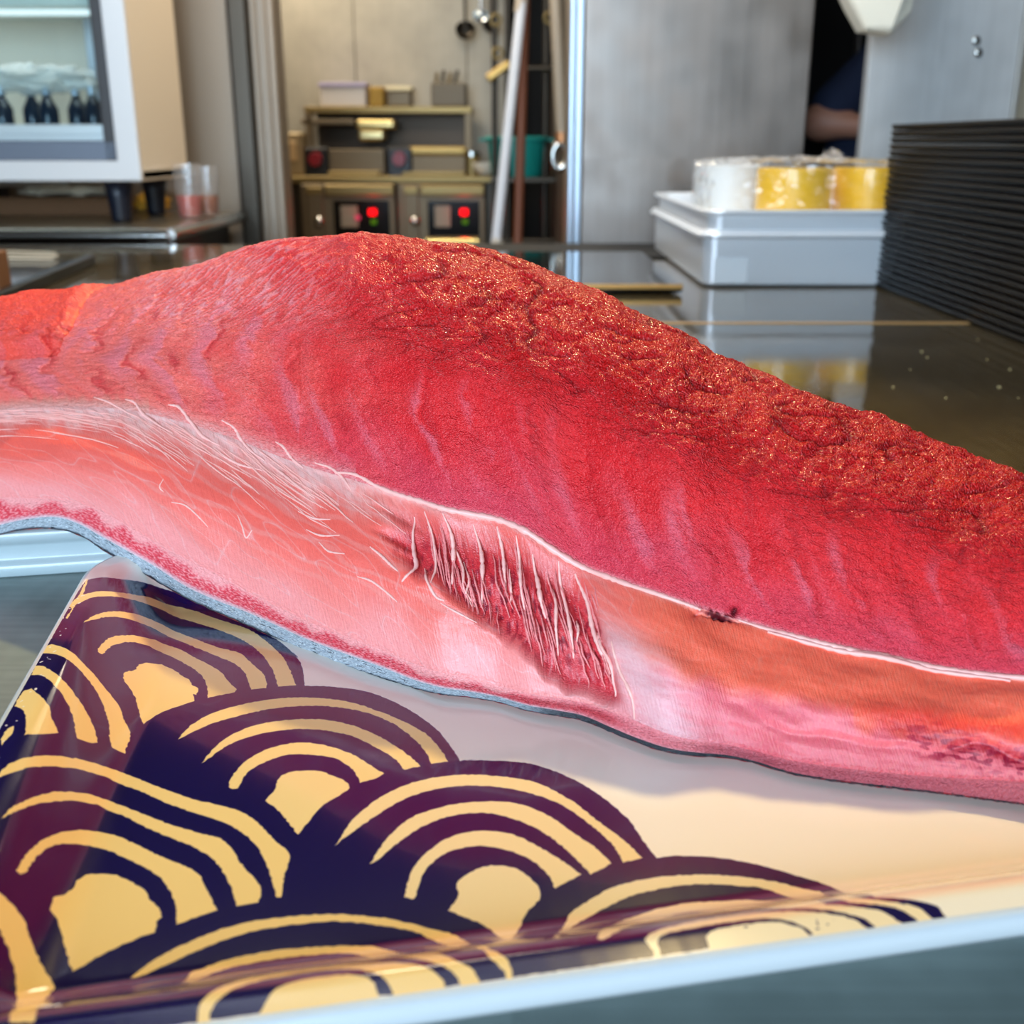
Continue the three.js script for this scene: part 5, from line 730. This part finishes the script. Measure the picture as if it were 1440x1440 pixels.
  struct('wall_kitchen', box(0.08, 2.6, 2.2, 0.235, 1.3, -4.85), mat('#3a3128', 0.6));
}
// ---------------------------------------------------------------- lamp fittings
{
  const panel = (label, x, z, w, d, col, e) => { const t = thing('ceiling_light', label, 'light', [x, 2.6, z]); part('frame', [box(w + 0.06, 0.025, 0.03, 0, -0.0125, d / 2 + 0.015), box(w + 0.06, 0.025, 0.03, 0, -0.0125, -d / 2 - 0.015), box(0.03, 0.025, d, w / 2 + 0.015, -0.0125, 0), box(0.03, 0.025, d, -w / 2 - 0.015, -0.0125, 0)], whitePaint, t); part('diffuser', box(w, 0.008, d, 0, -0.006, 0), new THREE.MeshStandardMaterial({ color: '#ffffff', emissive: col, emissiveIntensity: e }), t); };
  panel('warm ceiling light over the cooking line', -1.2, -5.55, 1.1, 0.3, lin(1, 0.84, 0.62), 3);
  panel('warm white ceiling light over the aisle behind the counter', -0.25, -3.55, 0.7, 0.35, lin(1, 0.82, 0.6), 3);
  panel('cool white ceiling light over the dark counter', -0.2, -1.65, 1.2, 0.3, lin(0.9, 0.95, 1), 3);
  { const t = thing('track_light', 'long tilted ceiling track light aimed at the back of the kitchen', 'light', [-0.25, 2.46, -1.98]), h = new THREE.Object3D(); h.position.set(-0.25, 2.46, -1.98); h.lookAt(-0.35, 1.0, -3.6);
    const turn = (g) => g.applyQuaternion(h.quaternion);   // local +z looks at the target
    part('housing', turn(rbox(1.68, 0.36, 0.05, 0, 0, -0.032, 0.01)), whitePaint, t); part('diffuser', turn(box(1.6, 0.3, 0.006, 0, 0, -0.004)), new THREE.MeshStandardMaterial({ color: '#ffffff', emissive: lin(1, 0.97, 0.92), emissiveIntensity: 3 }), t);
    for (const x of [-0.6, 0.6]) part('hanger', rod([x, 0.03, 0.04], [x, 0.139, 0.04], 0.008), chrome, t); }
  const dir = V([0, 0.95, -0.45]).sub(V(SPOT)).normalize(), t = thing('spot_lamp', 'small warm ceiling spotlight aimed at the fish', 'lamp', SPOT);
  const up = dir.clone().multiplyScalar(-1), rot = new THREE.Quaternion().setFromUnitVectors(new THREE.Vector3(0, 1, 0), up), hd = lathe([[0.001, 0.13], [0.03, 0.13], [0.042, 0.11], [0.045, 0.012], [0.045, 0], [0.041, 0], [0.041, 0.02], [0.036, 0.1], [0.001, 0.12]], 32); hd.applyQuaternion(rot);
  part('lamp_housing', hd.translate(...up.clone().multiplyScalar(0.012).toArray()), blackPlastic, t);
  const bulb = new THREE.CylinderGeometry(0.036, 0.036, 0.006, 28); bulb.applyQuaternion(rot); part('bulb', bulb.translate(...up.clone().multiplyScalar(0.03).toArray()), new THREE.MeshStandardMaterial({ color: '#ffffff', emissive: lin(1, 0.7, 0.36), emissiveIntensity: 6 }), t);
  part('stem', rod([up.x * 0.13, up.y * 0.13, up.z * 0.13], [up.x * 0.13, 2.6 - SPOT[1], up.z * 0.13], 0.008), blackPlastic, t);
}
renderer.render(scene, camera);
